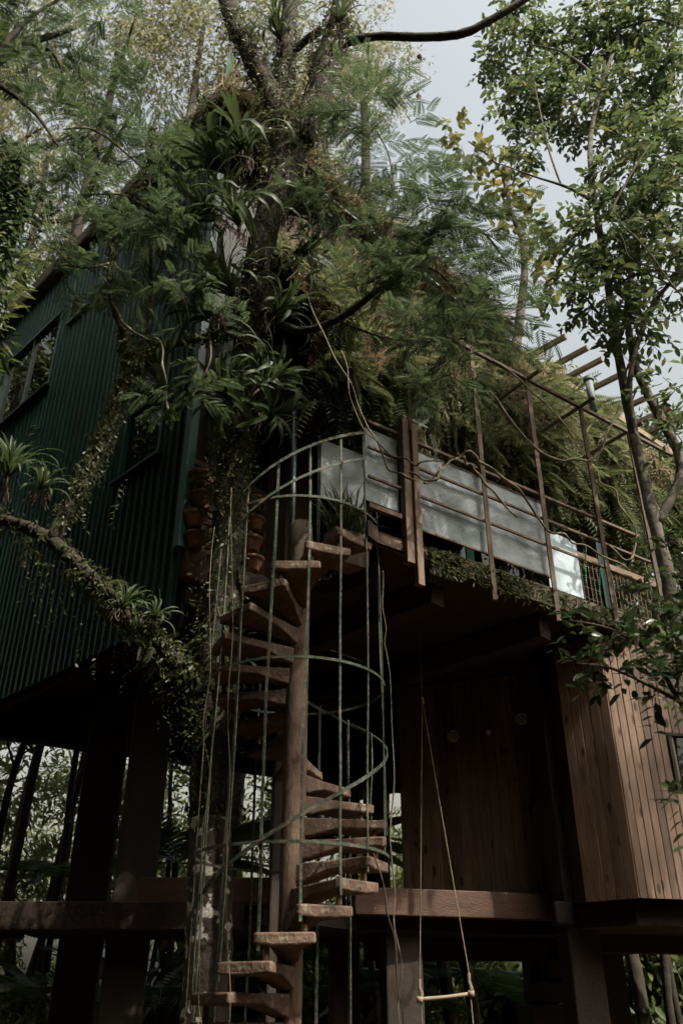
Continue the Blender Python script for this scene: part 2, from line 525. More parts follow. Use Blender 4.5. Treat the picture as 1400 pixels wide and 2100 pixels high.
def crown_broad(blobs, leaf, size, per_m3=None, n_twig=40, leaves=8, twig_len=.45, rad_pow=.55, down=.35, flat=.8):
    """twigs in blobs; blobs = [(Vector centre, radius)]"""
    loc, d, up, sc = [], [], [], []
    tw = []
    for c, r in blobs:
        n = max(4, int(n_twig * r * r))
        u = unit(n); rr = r * rng.random(n) ** rad_pow
        base = np.array(c) + u * rr[:, None] * np.array((1, 1, flat))
        dr = u * .6 + unit(n) * .7; dr[:, 2] -= .1
        dr /= np.linalg.norm(dr, axis=1, keepdims=True)
        L = twig_len * rng.uniform(.6, 1.3, n)
        for i in range(n):
            t = np.linspace(.15, 1, leaves)[:, None]
            p = base[i] + dr[i] * L[i] * t
            p[:, 2] -= (t[:, 0] ** 2) * L[i] * .25
            sd = np.where(np.arange(leaves) % 2 == 0, 1, -1)[:, None]
            side = np.cross(dr[i], (0, 0, 1.0)); side /= (np.linalg.norm(side) + 1e-6)
            dd = dr[i] * .55 + side * sd * .9 + rng.normal(size=(leaves, 3)) * .35
            dd[:, 2] -= down
            loc.append(p); d.append(dd)
            uu = np.tile((0., 0., 1.), (leaves, 1)) + rng.normal(size=(leaves, 3)) * .45
            up.append(uu); sc.append(size * rng.uniform(.6, 1.25, leaves))
            tw.append((base[i], p[-1]))
    loc, d, up, sc = map(np.concatenate, (loc, d, up, sc))
    return scatter(leaf[0], leaf[1], frames(d, up), sc, loc), tw


def crown_frond(blobs, leaf, size, n_spray=16, fronds=7, spray_len=.5, flat=.75, horiz=.35):
    loc, d, up, sc, tw = [], [], [], [], []
    for c, r in blobs:
        n = max(3, int(n_spray * r * r))
        u = unit(n); rr = r * rng.random(n) ** .5
        base = np.array(c) + u * rr[:, None] * np.array((1, 1, flat))
        dr = u * .7 + unit(n) * .6
        dr[:, 2] = dr[:, 2] * horiz - .05
        dr /= np.linalg.norm(dr, axis=1, keepdims=True)
        for i in range(n):
            L = spray_len * rng.uniform(.6, 1.3)
            t = np.linspace(.05, 1, fronds)[:, None]
            p = base[i] + dr[i] * L * t; p[:, 2] -= t[:, 0] ** 2 * L * .2
            side = np.cross(dr[i], (0, 0, 1.0)); side /= (np.linalg.norm(side) + 1e-6)
            sd = np.where(np.arange(fronds) % 2 == 0, 1, -1)[:, None]; sd[-1] = 0
            dd = dr[i] * .75 + side * sd * .8 + rng.normal(size=(fronds, 3)) * .16
            dd[:, 2] -= rng.uniform(.0, .3)
            loc.append(p); d.append(dd); up.append(np.tile((0., 0., 1.), (fronds, 1)) + rng.normal(size=(fronds, 3)) * .25)
            sc.append(size * rng.uniform(.65, 1.2, fronds)); tw.append((base[i], p[-1]))
    loc, d, up, sc = map(np.concatenate, (loc, d, up, sc))
    return scatter(leaf[0], leaf[1], frames(d, up), sc, loc), tw


def twigs_arrays(tw, r=.004):
    """thin three-sided twigs as triangles"""
    a = np.array([t[0] for t in tw]); b = np.array([t[1] for t in tw])
    n = len(a); V = np.zeros((n, 4, 3))
    o = unit(n) * r; o2 = np.cross(o, b - a); o2 /= (np.linalg.norm(o2, axis=1, keepdims=True) + 1e-9); o2 *= r
    V[:, 0] = a + o; V[:, 1] = a - o * .5 + o2; V[:, 2] = a - o * .5 - o2; V[:, 3] = b
    F = np.array([(0, 1, 3), (1, 2, 3), (2, 0, 3)])[None] + (np.arange(n) * 4)[:, None, None]
    return V.reshape(-1, 3), F.reshape(-1, 3)


def leafy(name, arr, mat, parent=None, kind=None):
    V, F = arr
    if parent is not None: V = V - np.array(wloc(parent))
    me = tri_mesh(name, V, F, mat)
    o = bpy.data.objects.new(name, me); COL.objects.link(o)
    if parent is not None: o.parent = parent
    if kind: o["kind"] = kind
    return o


def blob(px, py, Y, rpx, jit=0):
    c = P(px, py, Y)
    return (c, rpx / pxm(c))


# ================================================================== ground
g = MB().prism([(-150, -150), (150, -150), (150, 150), (-150, 150)], -.4, 0).build('ground', M['ground'])
tag(g, kind='structure', label='dark leaf-littered forest floor')

# ================================================================== the house on stilts
A = Vector((-1.72, 8.30, 0))
eL = Vector((-.70711, .70711, 0)); eR = Vector((.70711, .70711, 0)); UP = Vector((0, 0, 1))
nL = Vector((-.70711, -.70711, 0)); nR = Vector((.70711, -.70711, 0))
FLOOR = 4.40
house = thing('stilt_house', A + Vector((0, 0, 0)), 'dark green corrugated house on stilts with planted roof and balcony among trees', 'house')


def wl_pt(t, h, out=0.0): return A + eL * t + nL * out + UP * (h + EYE)
def fc_pt(a, h, out=0.0): return A + eR * a + nR * out + UP * (h + EYE)


# corrugated sheet made once, one metre-ish wide, copied along the wall with per-strip heights
def corr_sheet(t0, t1, h0, h1, pitch=.142):
    b = MB(); vs = []; n = int(round((t1 - t0) / pitch)); pitch = (t1 - t0) / n
    prof = []
    for i in range(n):
        x = t0 + i * pitch
        prof += [(x, 0), (x + pitch * .44, 0), (x + pitch * .60, .030), (x + pitch * .84, .030)]
    prof.append((t1, 0))
    for h in (h0, h1):
        for t, o in prof: vs.append(wl_pt(t, h, o))
    m = len(prof)
    b.add(vs, [(i + 1, i, i + m, i + m + 1) for i in range(m - 1)])
    return b


TOP = 11.75
W1 = (4.22, 6.25, 8.93, 10.60)
W2 = (.58, 1.50, 5.86, 7.72)
sheets = [(-.02, .58, 3.57, TOP), (.58, 1.50, 3.57, W2[2]), (.58, 1.50, W2[3], TOP), (1.50, 2.42, 3.57, TOP), (2.42, 3.34, 3.57, TOP), (3.34, 4.22, 3.57, TOP),
          (4.22, 5.24, 3.57, W1[2]), (5.24, 6.25, 3.57, W1[2]), (4.22, 5.24, W1[3], TOP), (5.24, 6.25, W1[3], TOP), (6.25, 7.15, 3.57, TOP)]
for k, q in enumerate(sheets):
    b_ = corr_sheet(*q, pitch=.142 + .004 * ((k * 7) % 3 - 1))
    of = nL * (.004 * (k % 3))
    b_.v = [(x + of.x, y + of.y, z) for x, y, z in b_.v]
    b_.build('wall_sheet', M['green_metal'], house)
# dark backing so nothing shines through the window reveals
def window(t0, t1, h0, h1, splits, header=0.0):
    w = MB()
    fw = .055
    for (a, b, c, d) in ((t0, t0 + fw, h0, h1), (t1 - fw, t1, h0, h1), (t0 + fw, t1 - fw, h0, h0 + fw), (t0 + fw, t1 - fw, h1 - fw, h1)):
        w.box((wl_pt((a + b) / 2, (c + d) / 2, .012)), eL, nL, UP, b - a, .085, d - c)
    fr = w.build('window', M['green_trim'], house, bevel=.004)
    s = MB().box(wl_pt((t0 + t1) / 2, h0 - .03, .05), eL, nL, UP, t1 - t0 + .12, .13, .045).build('sill', M['green_trim'], fr, bevel=.004)
    xs = [t0 + fw] + [t0 + (t1 - t0) * k for k in splits] + [t1 - fw]
    for i in range(len(xs) - 1):
        a, b = xs[i] + (.015 if i else 0), xs[i + 1] - (.015 if i < len(xs) - 2 else 0)
        htop = h1 - fw - header
        MB().box(wl_pt((a + b) / 2, (h0 + fw + htop) / 2, -.015 - .004 * i), eL, nL, UP, b - a, .012, htop - h0 - fw).build('pane', M['glass'], fr)
        if i: MB().box(wl_pt(xs[i], (h0 + h1) / 2, .002), eL, nL, UP, .03, .06, h1 - h0 - 2 * fw).build('mullion', M['green_trim'], fr)
    if header:
        MB().box(wl_pt((t0 + t1) / 2, h1 - fw - header / 2, -.012), eL, nL, UP, t1 - t0 - 2 * fw, .012, header - .04).build('pane', M['glass_grey'], fr)
        MB().box(wl_pt((t0 + t1) / 2, h1 - fw - header, .0), eL, nL, UP, t1 - t0 - 2 * fw, .06, .035).build('mullion', M['green_trim'], fr)
    return fr


window(*W1, [.5])
window(*W2, [], .80)
# small triangular gable light with pale sill, beside the eave
tr = MB().add([wl_pt(3.90, 10.06, .04), wl_pt(3.28, 10.06, .04), wl_pt(3.90, 10.75, .04)], [(0, 1, 2)]).build('gable_pane', M['glass'], house)
MB().bar(wl_pt(3.94, 10.03, .055), wl_pt(3.22, 10.03, .055), .05, .05).build('sill', M['corner'], tr)
MB().bar(wl_pt(3.93, 10.05, .05), wl_pt(3.93, 11.0, .05), .05, .045).build('frame', M['green_trim'], tr)
# inner skin of the walls, corner flashing, fascia
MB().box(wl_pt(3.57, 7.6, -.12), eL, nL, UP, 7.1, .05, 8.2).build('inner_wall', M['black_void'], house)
MB().box(A + (nL + nR) * .022 + UP * (7.72 + EYE), eL, nL, UP, .11, .11, 6.7).build('corner_trim', M['corner'], house, bevel=.006)
MB().box(wl_pt(4.9, 11.86, .16), eL, nL, UP, 4.6, .06, .24).build('fascia_board', M['fascia'], house, bevel=.008)
MB().box(wl_pt(1.25, 11.90, .18), eL, nL, UP, 2.6, .05, .22).build('fascia_board', M['fascia'], house, bevel=.008)
MB().box(wl_pt(3.5, 11.72, .0), eL, nL, UP, 7.2, .36, .03).build('eave_soffit', M['dark_wood'], house)
MB().box(A + eL * 7.16 + eR * 1.5 + UP * (8.9 + EYE), eL, nL, UP, .04, 3.0, 5.6).build('end_wall', M['green_metal'], house)

# floor slab under the house
back0 = Vector((-4.75, 11.35, 0)); back1 = Vector((.6, 14.5, 0)); back2 = Vector((4.6, 15.9, 0))
poly = [A + nL * -.06 + eR * .06, A + eL * 4.15 + nL * -.06, back0, back1, back2, A + eR * 8.6 + nR * 0]
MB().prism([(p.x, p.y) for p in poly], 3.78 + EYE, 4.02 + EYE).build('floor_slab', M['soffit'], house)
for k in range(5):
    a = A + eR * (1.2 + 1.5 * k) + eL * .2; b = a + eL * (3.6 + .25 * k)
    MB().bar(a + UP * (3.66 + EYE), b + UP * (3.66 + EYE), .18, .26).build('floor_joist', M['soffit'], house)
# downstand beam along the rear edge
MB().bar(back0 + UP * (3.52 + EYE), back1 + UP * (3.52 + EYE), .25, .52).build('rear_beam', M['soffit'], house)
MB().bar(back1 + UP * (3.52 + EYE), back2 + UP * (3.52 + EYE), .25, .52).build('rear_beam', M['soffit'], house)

# front-right facade: floor beam, glazing, post, dark room
MB().bar(fc_pt(.02, 4.22, .03), fc_pt(1.65, 4.22, .03), .14, .36).build('floor_beam', M['brown_wall'], house, bevel=.01)
MB().box(fc_pt(.55, 4.93, -.05), eR, nR, UP, 1.10, .04, 1.02).build('screen_backing', M['dark_wood'], house)
slat_me = MB().box((0, 0, 0), (1, 0, 0), (0, 1, 0), (0, 0, 1), 1.06, .022, .062).mesh('slat', M['slat'])
rotR = Matrix(((eR.x, nR.x, 0, 0), (eR.y, nR.y, 0, 0), (0, 0, 1, 0), (0, 0, 0, 1)))
screen = MB().bar(fc_pt(.02, 4.42, .01), fc_pt(.02, 5.48, .01), .07, .07).build('slatted_screen', M['slat'], house)
for k in range(11):
    link('slat', slat_me, screen, Matrix.Translation(fc_pt(.56, 4.47 + .093 * k, -.01)) @ rotR)
MB().bar(fc_pt(1.12, 4.42, .012), fc_pt(1.12, 5.48, .012), .05, .05).build('stile', M['slat'], screen)
fg = MB().box(fc_pt(.56, 6.62, -.03), eR, nR, UP, 1.12, .012, 2.2).build('window', M['glass_grey'], house)
MB().bar(fc_pt(.02, 5.52, 0), fc_pt(1.14, 5.52, 0), .05, .07).build('sill', M['brown_wall'], fg)
fg2 = MB().box(fc_pt(.56, 8.60, -.035), eR, nR, UP, 1.12, .012, 1.7).build('window', M['glass_grey'], house)
MB().bar(fc_pt(.02, 7.74, 0), fc_pt(1.14, 7.74, 0), .05, .07).build('transom', M['brown_wall'], fg2)
MB().box(fc_pt(.56, 10.55, -.03), eR, nR, UP, 1.12, .012, 2.0).build('window', M['glass'], house)
MB().box(fc_pt(4.2, 9.7, -.06), eR, nR, UP, 8.3, .06, 4.0).build('upper_wall', M['dark_wood'], house)
MB().box(fc_pt(3.4, 11.78, .12), eR, nR, UP, 7.0, .30, .10).build('fascia_board', M['fascia'], house)
MB().bar(fc_pt(1.30, 4.0, .03), fc_pt(1.30, 7.9, .03), .24, .20).build('wall_post', M['brown_wall'], house, bevel=.006)
MB().box(fc_pt(1.62, 6.0, -.02), eR, nR, UP, .40, .08, 3.8).build('brown_wall', M['brown_wall'], house)
for k in range(6):
    a0 = 1.86 + k * 1.0
    d_ = MB().box(fc_pt(a0 + .48, 5.75, -.05), eR, nR, UP, .94, .02, 3.3).build('glass_door', M['glass'], house)
    MB().bar(fc_pt(a0 - .01, 4.05, -.03), fc_pt(a0 - .01, 7.4, -.03), .06, .07).build('jamb', M['dark_wood'], d_)
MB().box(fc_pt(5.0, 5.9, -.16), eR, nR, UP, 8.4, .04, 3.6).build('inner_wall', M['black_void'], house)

# ------------------------------------------------------------------ deck
DK = 3.97
dr = Vector((.818, .575, 0)); di = Vector((-.575, .818, 0))      # along the rail, inwards
R0 = Vector((.70, 7.43, 0))
def rl(s, h, off=0.0): return R0 + dr * s + di * off + UP * (h + EYE)
SX = Vector((-.39, 7.45, 0))                                     # stair axis
SR = .74
arc = [SX + Vector((math.cos(R(a)), math.sin(R(a)), 0)) * (SR + .06) for a in range(-38, 151, 12)]
inner = [A + eR * 9 + nR * .1, A + eR * 1.7 + nR * .1, A + eR * .95 + nR * .1]
outer = [rl(6.5, 0) * 1, rl(6.5, 0, 0)]
poly = [(rl(-.58, 0).x, rl(-.58, 0).y), (rl(6.5, 0).x, rl(6.5, 0).y), (inner[0].x, inner[0].y), (inner[1].x, inner[1].y), (inner[2].x, inner[2].y)] + [(p.x, p.y) for p in arc[::-1]]
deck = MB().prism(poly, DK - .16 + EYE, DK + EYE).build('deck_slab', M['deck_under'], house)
MB().box(rl(-.22, DK - .075, -.008), dr, di, UP, .74, .03, .19).build('edge_band', M['stair'], deck, bevel=.01)
edge = MB()
prev = None
rn = random.Random(3)
for i in range(40):       # rough mossy edge, slightly uneven
    s = .16 + i * .16
    edge.box(rl(s + .08, DK - .085 + rn.uniform(-.01, .01), -.012), dr, di, UP, .165, .05 + rn.uniform(-.005, .005), .205 + rn.uniform(-.012, .012))
edge.build('edge_band', M['deck_edge'], deck)
MB().box(rl(.33, DK - .20, .05), dr, di, UP, .28, .16, .17).build('edge_block', M['deck_edge'], deck, bevel=.02)
n = 2600
ts_ = np.concatenate([rng.uniform(.05, 3.5, n // 2), rng.normal(.35, .12, n // 4), rng.normal(1.15, .25, n - n // 2 - n // 4)])
loc = np.array([tuple(rl(q, DK - .02, -.04)) for q in ts_]); loc[:, 2] -= rng.random(n) ** 2 * .22; loc += rng.normal(size=(n, 3)) * .012
keep = np.array([mnoise.noise(Vector((q * 1.7, 2.2, 0))) for q in ts_]) > rng.uniform(-.5, .3, n)
loc = loc[keep]; n = len(loc)
d_ = -np.array(di) * .4 + rng.normal(size=(n, 3)) * .5; d_[:, 2] -= .5
leafy('edge_moss', scatter(T_RHOMB[0], T_RHOMB[1], frames(d_, unit(n)), rng.uniform(.03, .09, n), loc), G['vine'], deck, 'stuff')
for s, L in ((.45, 3.0), (1.95, 3.6), (3.5, 3.6)):
    a = rl(s, 3.66, .22)
    MB().bar(a, a + eL * L, .20, .26).build('deck_beam', M['column'] if s > 1 else M['deck_under'], deck, bevel=.012)

# railing: posts running above and below, rails, fluted sheets
rail = MB().bar(rl(.02, 5.16, -.02), rl(3.85, 5.16, -.02), .036, .03).build('railing', M['rail'], house)
for h in (4.84, 4.51): MB().bar(rl(.02, h, -.035), rl(3.85, h, -.035), .027, .024).build('rail', M['rail'], rail)
for s, top in ((.94, 6.85), (1.84, 6.74), (2.79, 6.74), (3.72, 6.74)):
    MB().bar(rl(s, 3.60 + (.0 if s < 2 else .06), -.07), rl(s, top, -.07), .044, .044).build('post', M['rail'], rail)
MB().bar(rl(-.12, 3.70, -.05), rl(-.12, 5.38, -.05), .09, .075, up=di).build('timber_post', M['timber_post'], rail, bevel=.006)
MB().bar(rl(-.035, 3.48, -.09), rl(-.035, 5.30, -.09), .075, .06, up=di).build('timber_post', M['timber_post'], rail, bevel=.006)
MB().bar(rl(-.06, 5.2, -.10), rl(-.06, 6.9, -.10), .035, .035).build('post', M['rail'], rail)
for a, b in ((.03, .99), (.97, 1.98)):
    MB().box(rl((a + b) / 2, 4.63, .02 + .012 * (a > .9)), dr, di, UP, b - a, .010, .92).build('panel_infill', M['poly'], rail)
    MB().box(rl((a + b) / 2, 5.095, .018 + .012 * (a > .9)), dr, di, UP, b - a, .020, .018).build('edge_trim', M['rail'], rail)
    MB().box(rl((a + b) / 2, 4.165, .018 + .012 * (a > .9)), dr, di, UP, b - a, .020, .018).build('edge_trim', M['rail'], rail)
MB().box(rl(2.24, 4.45, .10), dr, di, UP, .54, .010, .72).build('panel_infill', M['sky_gap_blue'], rail)  # sheet added in an open gap to imitate the bright sky beyond
MB().box(rl(-.365, 4.70, .02), dr, di, UP, .40, .010, .84).build('panel_infill', M['poly'], rail)
MB().bar(rl(-.56, 5.17, -.02), rl(-.05, 5.17, -.02), .035, .03).build('rail', M['rail'], rail)
for h in (4.86, 4.52): MB().bar(rl(-.56, h, -.03), rl(-.05, h, -.03), .028, .025).build('rail', M['rail'], rail)
MB().bar(rl(-.56, 4.2, -.015), rl(-.05, 4.2, -.015), .05, .05).build('rail', M['timber_post'], rail)
# upper trellis joining the posts, with arms reaching back to the bank
tl = MB().bar(rl(.55, 6.80, -.07), rl(4.6, 6.74, -.07), .04, .04).build('trellis_bar', M['rail'], rail)
for s in (1.84, 2.79, 3.72): MB().bar(rl(s, 6.77, -.30), rl(s, 6.77, 1.1), .034, .034).build('trellis_arm', M['rail'], tl)
# green steel posts and a wire fence further along the deck
for s, o in ((1.45, .75), (2.55, .55), (3.6, .6)):
    MB().bar(rl(s, DK, o), rl(s, 5.35, o), .085, .085).build('green_post', M['green_trim'], rail)
fence = MB().bar(rl(2.5, 5.05, .62), rl(4.8, 5.05, .62), .04, .10).build('wire_fence', M['timber_post'], rail)
wire = MB()
for k in range(8, 38): wire.bar(rl(2.0 + k * .075, 4.15, .62), rl(2.0 + k * .075, 5.0, .62), .008, .008)
for k in range(6): wire.bar(rl(2.6, 4.2 + .15 * k, .63), rl(4.8, 4.2 + .15 * k, .63), .006, .006)
tag(wire.build('wire_mesh', M['rail'], fence), kind='stuff')
# porch screen behind the stair head
ps0, ps1 = Vector((-.232, 8.22, 0)), Vector((.27, 8.56, 0)); pd = (ps1 - ps0).normalized()
pn = Vector((-pd.y, pd.x, 0))
MB().box((ps0 + ps1) / 2 + UP * (5.36 + EYE), pd, pn, UP, (ps1 - ps0).length, .012, .76).build('porch_sheet', M['poly'], house)
for q in (ps0, ps1): MB().bar(q + pn * .03 + UP * (DK + EYE), q + pn * .03 + UP * (5.8 + EYE), .035, .035).build('porch_post', M['bar'], house)

# ------------------------------------------------------------------ planted roof / bank above the deck
Q0 = Vector((.01, 8.41, 0))
def bankp(s, o, h): return Q0 + dr * s + di * o + UP * (h + EYE)
prof = [(1.5, 6.75), (.75, 6.55), (.15, 6.42), (-.12, 6.62), (-.16, 7.05), (-.02, 7.6), (.28, 8.3), (.65, 9.0), (1.0, 9.7), (1.4, 10.4), (1.85, 11.1), (2.25, 11.6), (2.7, 11.8), (3.6, 11.5)]
bank_v, bank_f = [], []
NS = 60
S0, S1 = -.55, 6.6
for i in range(NS + 1):
    s = S0 + (S1 - S0) * i / NS
    for j, (o, h) in enumerate(prof):
        n = mnoise.noise(Vector((s * 1.5, o * 1.1, h * 1.1)))
        n2 = mnoise.noise(Vector((s * 4, o * 3, h * 3)))
        up_cut = max(0, (s - 1.0)) * .10 * max(0, (h - 8.5)) / 4
        bank_v.append(bankp(s, o - .42 * n - .14 * n2 + (0 if j > 2 else 0), h - up_cut + .10 * n2))
m_ = len(prof)
for i in range(NS):
    for j in range(m_ - 1):
        bank_f.append((i * m_ + j, i * m_ + j + 1, (i + 1) * m_ + j + 1, (i + 1) * m_ + j))
bank = MB().add(bank_v, bank_f).build('planted_roof', M['coir'], house, smooth=True, label='brown earth bank of roof overgrown with ferns')


def bank_samples(n, jmin, jmax, smin=S0, smax=S1):
    bv = np.array([tuple(v) for v in bank_v]).reshape(NS + 1, m_, 3)
    fi = (rng.uniform(smin, smax, n) - S0) / (S1 - S0) * NS
    fj = rng.uniform(jmin, jmax, n)
    i0 = np.clip(fi.astype(int), 0, NS - 1); j0 = np.clip(fj.astype(int), 0, m_ - 2)
    a, b = (fi - i0)[:, None], (fj - j0)[:, None]
    return bv[i0, j0] * (1 - a) * (1 - b) + bv[i0 + 1, j0] * a * (1 - b) + bv[i0, j0 + 1] * (1 - a) * b + bv[i0 + 1, j0 + 1] * a * b


outw = -np.array(di)
def on_bank(n, jmin, jmax, tmpl, size, smin=S0, smax=S1, out=.7, dwn=.5, spread=.45, clump=None):
    p = bank_samples(n, jmin, jmax, smin, smax)
    if clump is not None:          # keep only where a slow noise is high: patches and bare earth
        k = np.array([mnoise.noise(Vector((q[0] * .9 + clump, q[1] * .9, q[2] * .9))) for q in p])
        p = p[k > -.05 + rng.uniform(-.25, .25, n)]
    n = len(p)
    d = outw * out + rng.normal(size=(n, 3)) * spread; d[:, 2] -= dwn
    up = np.tile(outw * .3 + np.array((0, 0, 1.)), (n, 1)) + rng.normal(size=(n, 3)) * .3
    return scatter(tmpl[0], tmpl[1], frames(d, up), size * rng.uniform(.5, 1.3, n), p)


fern = leafy('hanging_ferns', cat([on_bank(1500, 2.6, 7.5, T_FERN, .46, clump=3.1), on_bank(1300, 2.2, 4.4, T_FERN, .60, out=.5, dwn=1.1, clump=8.4), on_bank(1100, 7, 12, T_FERN, .46, dwn=.4)]), G['fern'], bank, 'stuff')
dry = leafy('dry_grass', cat([on_bank(5200, 3.5, 9.5, T_STRAP, .36, dwn=.9, spread=.6, clump=5.5), on_bank(3200, 2.2, 4.5, T_STRAP, .50, out=.35, dwn=1.4, spread=.3, clump=5.5), on_bank(3600, 8, 12.5, T_STRAP, .42, dwn=.4, spread=.8)]), G['dry'], bank, 'stuff')
gre = leafy('leafy_cover', cat([on_bank(20000, 2.6, 8.5, T_RHOMB, .075, dwn=.5, spread=.8, clump=1.7), on_bank(16000, 7.5, 12.5, T_RHOMB, .10, dwn=.2, spread=.9, clump=6.3)]), G['fern'], bank, 'stuff')
# fine drooping strands
def strands(n, jmin, jmax, smin, smax, lo, hi, size=.03, out=.10):
    p = bank_samples(n, jmin, jmax, smin, smax)
    loc, d, sc = [], [], []
    for q in p:
        L = rng.uniform(lo, hi); k = int(L / .028)
        t = np.linspace(0, 1, k)[:, None]
        pts = q + outw * out + np.array((0, 0, -1)) * t * L + rng.normal(size=3) * .10 * t + rng.normal(size=(k, 3)) * .012
        dd = rng.normal(size=(k, 3)); dd[:, 2] = -abs(dd[:, 2]) - .4
        loc.append(pts); d.append(dd); sc.append(size * rng.uniform(.6, 1.3, k))
    loc, d, sc = map(np.concatenate, (loc, d, sc))
    return scatter(T_RHOMB[0], T_RHOMB[1], frames(d, unit(len(d))), sc, loc)
leafy('trailing_strands', cat([strands(700, 2.0, 5.5, -.4, 6.5, .3, 1.0)]), G['fern'], bank, 'stuff')
leafy('sunlit_pale_moss', cat([strands(1500, 3, 8, 1.2, 6, .3, 1.0, .036, .24), strands(500, 4, 9, -.5, 1.2, .3, .7, .034, .2)]), G['moss'], bank, 'stuff')  # pale strands set where the bank should look sunlit
leafy('red_flowers', on_bank(70, 6.2, 8.2, T_BROAD, .07, 1.6, 3.6, dwn=.1), M['red_flower'], bank, 'stuff')

# mast on the roof corner, purlin ends of the pergola to the right
K = A + UP * (11.55 + EYE) + (nL + nR) * .06
MB().tube([K - UP * .5, K + UP * .42], [.09, .06], 8, 1).build('mast_base', M['green_trim'], house)
MB().bar(K + UP * .1, K + UP * 1.42 + Vector((.01, 0, 0)), .085, .03, up=(0, 1, 0)).build('ridge_mast', material('pale_green_mast', (.10, .23, .17), (.15, .30, .22), .5, 4), house)
pk = K + UP * .02
ct = [pk, A + eL * 1.3 + UP * (11.9 + EYE) + nL * .42, A + (nL + nR) * .30 + UP * (11.45 + EYE), A + eR * 1.3 + UP * (11.9 + EYE) + nR * .42, A + (eL + eR) * .9 + UP * (12.0 + EYE)]
peak = MB().add(ct, [(0, 1, 2), (0, 2, 3), (0, 3, 4), (0, 4, 1), (1, 4, 3, 2)]).build('thatch_peak', M['coir'], house)
n = 2400
w_ = rng.dirichlet((1, 1, 1), n); f_ = rng.random(n) < .5
tri = np.where(f_[:, None, None], np.array([[tuple(ct[0]), tuple(ct[1]), tuple(ct[2])]]), np.array([[tuple(ct[0]), tuple(ct[2]), tuple(ct[3])]]))
loc = np.einsum('nk,nkj->nj', w_, tri)
d_ = np.where(f_[:, None], np.array([tuple(nL)]), np.array([tuple(nR)])) * .5 + rng.normal(size=(n, 3)) * .4; d_[:, 2] -= .75
leafy('thatch_grass', scatter(T_STRAP[0], T_STRAP[1], frames(d_, unit(n)), rng.uniform(.08, .22, n), loc), G['dry'], peak, 'stuff')
lp = np.array([tuple(A + UP * (11.6 + EYE) + (nL + nR) * .15 + (eL if k % 2 else eR) * random.uniform(0, 1.3) + (nL if k % 2 else nR) * random.uniform(.1, .35)) for k in range(70)])
hang_loc, hang_d = [], []
for q in lp:
    L_ = rng.uniform(.3, 1.3); k = int(L_ / .03); t_ = np.linspace(0, 1, k)[:, None]
    hang_loc.append(q + np.array((0, 0, -1)) * L_ * t_ + rng.normal(size=(k, 3)) * .02); dd_ = rng.normal(size=(k, 3)); dd_[:, 2] -= .8; hang_d.append(dd_)
hang_loc, hang_d = np.concatenate(hang_loc), np.concatenate(hang_d)
leafy('hanging_creeper', scatter(T_BROAD[0], T_BROAD[1], frames(hang_d, unit(len(hang_d))), rng.uniform(.04, .09, len(hang_d)), hang_loc), G['fern'], peak, 'stuff')
n = 2600
t_ = np.concatenate([rng.uniform(-.2, 6.5, n // 2), rng.uniform(-.2, 1.5, n - n // 2)])
loc = np.array([tuple(fc_pt(q, 11.75, .15)) for q in t_]) + rng.normal(size=(n, 3)) * .10
d_ = np.array(nR) * .5 + rng.normal(size=(n, 3)) * .4; d_[:, 2] -= .7
leafy('eave_grass', scatter(T_STRAP[0], T_STRAP[1], frames(d_, unit(n)), rng.uniform(.3, .8, n), loc), G['dry'], bank, 'stuff')
perg = MB().bar(P(1095, 745, 12.2), P(1400, 945, 14.6), .09, .12).build('pergola', M['rafter'], house)
for (px, py, Y, L) in ((1108, 718, 12.3, .62), (1150, 742, 12.7, .66), (1185, 762, 13.0, .6), (1228, 790, 13.3, .55), (1290, 832, 13.8, .55), (1325, 858, 14.0, .6), (1352, 876, 14.3, .7)):
    a = P(px, py, Y)
    MB().bar(a + eL * .4, a - eL * (L * .85), .075, .10).build('rafter', M['rafter'], perg, bevel=.006)

# ------------------------------------------------------------------ stilts, lower platform, timber room
def column(name, x, y, w, h1, mat, d=None, h0=-EYE):
    d = d or w
    return MB().box((x, y, (h0 + h1) / 2 + EYE), (.985, .174, 0), (-.174, .985, 0), UP, w * 1.15, d, h1 - h0).build(name, mat, house, bevel=.02)
column('support_column', -2.12, 9.75, .36, 3.80, M['column'])
column('support_column', -2.88, 10.85, .40, 3.80, M['column'])
column('support_column', -.575, 9.05, .20, 3.80, M['column'])
column('support_column', 2.43, 10.02, .30, 3.80, M['column'])
column('support_column', .62, 10.35, .34, 1.0, M['column'])
column('support_column', .02, 10.9, .26, 1.0, M['column'])
column('support_column', 2.30, 11.6, .26, 1.0, M['column'])
column('support_column', 3.05, 11.3, .24, 1.0, M['column'])
# bracket on the right column
bq = Vector((2.43, 10.02, 0))
MB().box(bq + Vector((-.16, -.10, .98 + EYE)), (1, 0, 0), (0, 1, 0), UP, .20, .26, .22).build('bracket', M['column'], house, bevel=.02)

plat = [(-3.4, 9.42), (-.25, 9.42), (.15, 9.95), (2.25, 10.55), (2.42, 9.72), (2.87, 9.40), (6.5, 10.33), (6.5, 12.6), (2.2, 12.0), (-.2, 11.4), (-3.4, 11.0)]
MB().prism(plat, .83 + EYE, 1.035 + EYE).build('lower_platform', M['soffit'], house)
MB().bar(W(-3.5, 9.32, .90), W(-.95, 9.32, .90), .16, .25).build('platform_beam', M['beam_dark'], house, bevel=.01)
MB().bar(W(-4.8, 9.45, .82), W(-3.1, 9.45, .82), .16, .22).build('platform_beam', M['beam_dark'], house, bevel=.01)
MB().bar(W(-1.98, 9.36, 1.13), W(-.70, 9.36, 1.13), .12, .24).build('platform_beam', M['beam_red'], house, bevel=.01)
MB().bar(W(.12, 9.80, 1.09), W(2.34, 10.42, 1.09), .14, .26).build('platform_beam', M['beam_red'], house, bevel=.01)
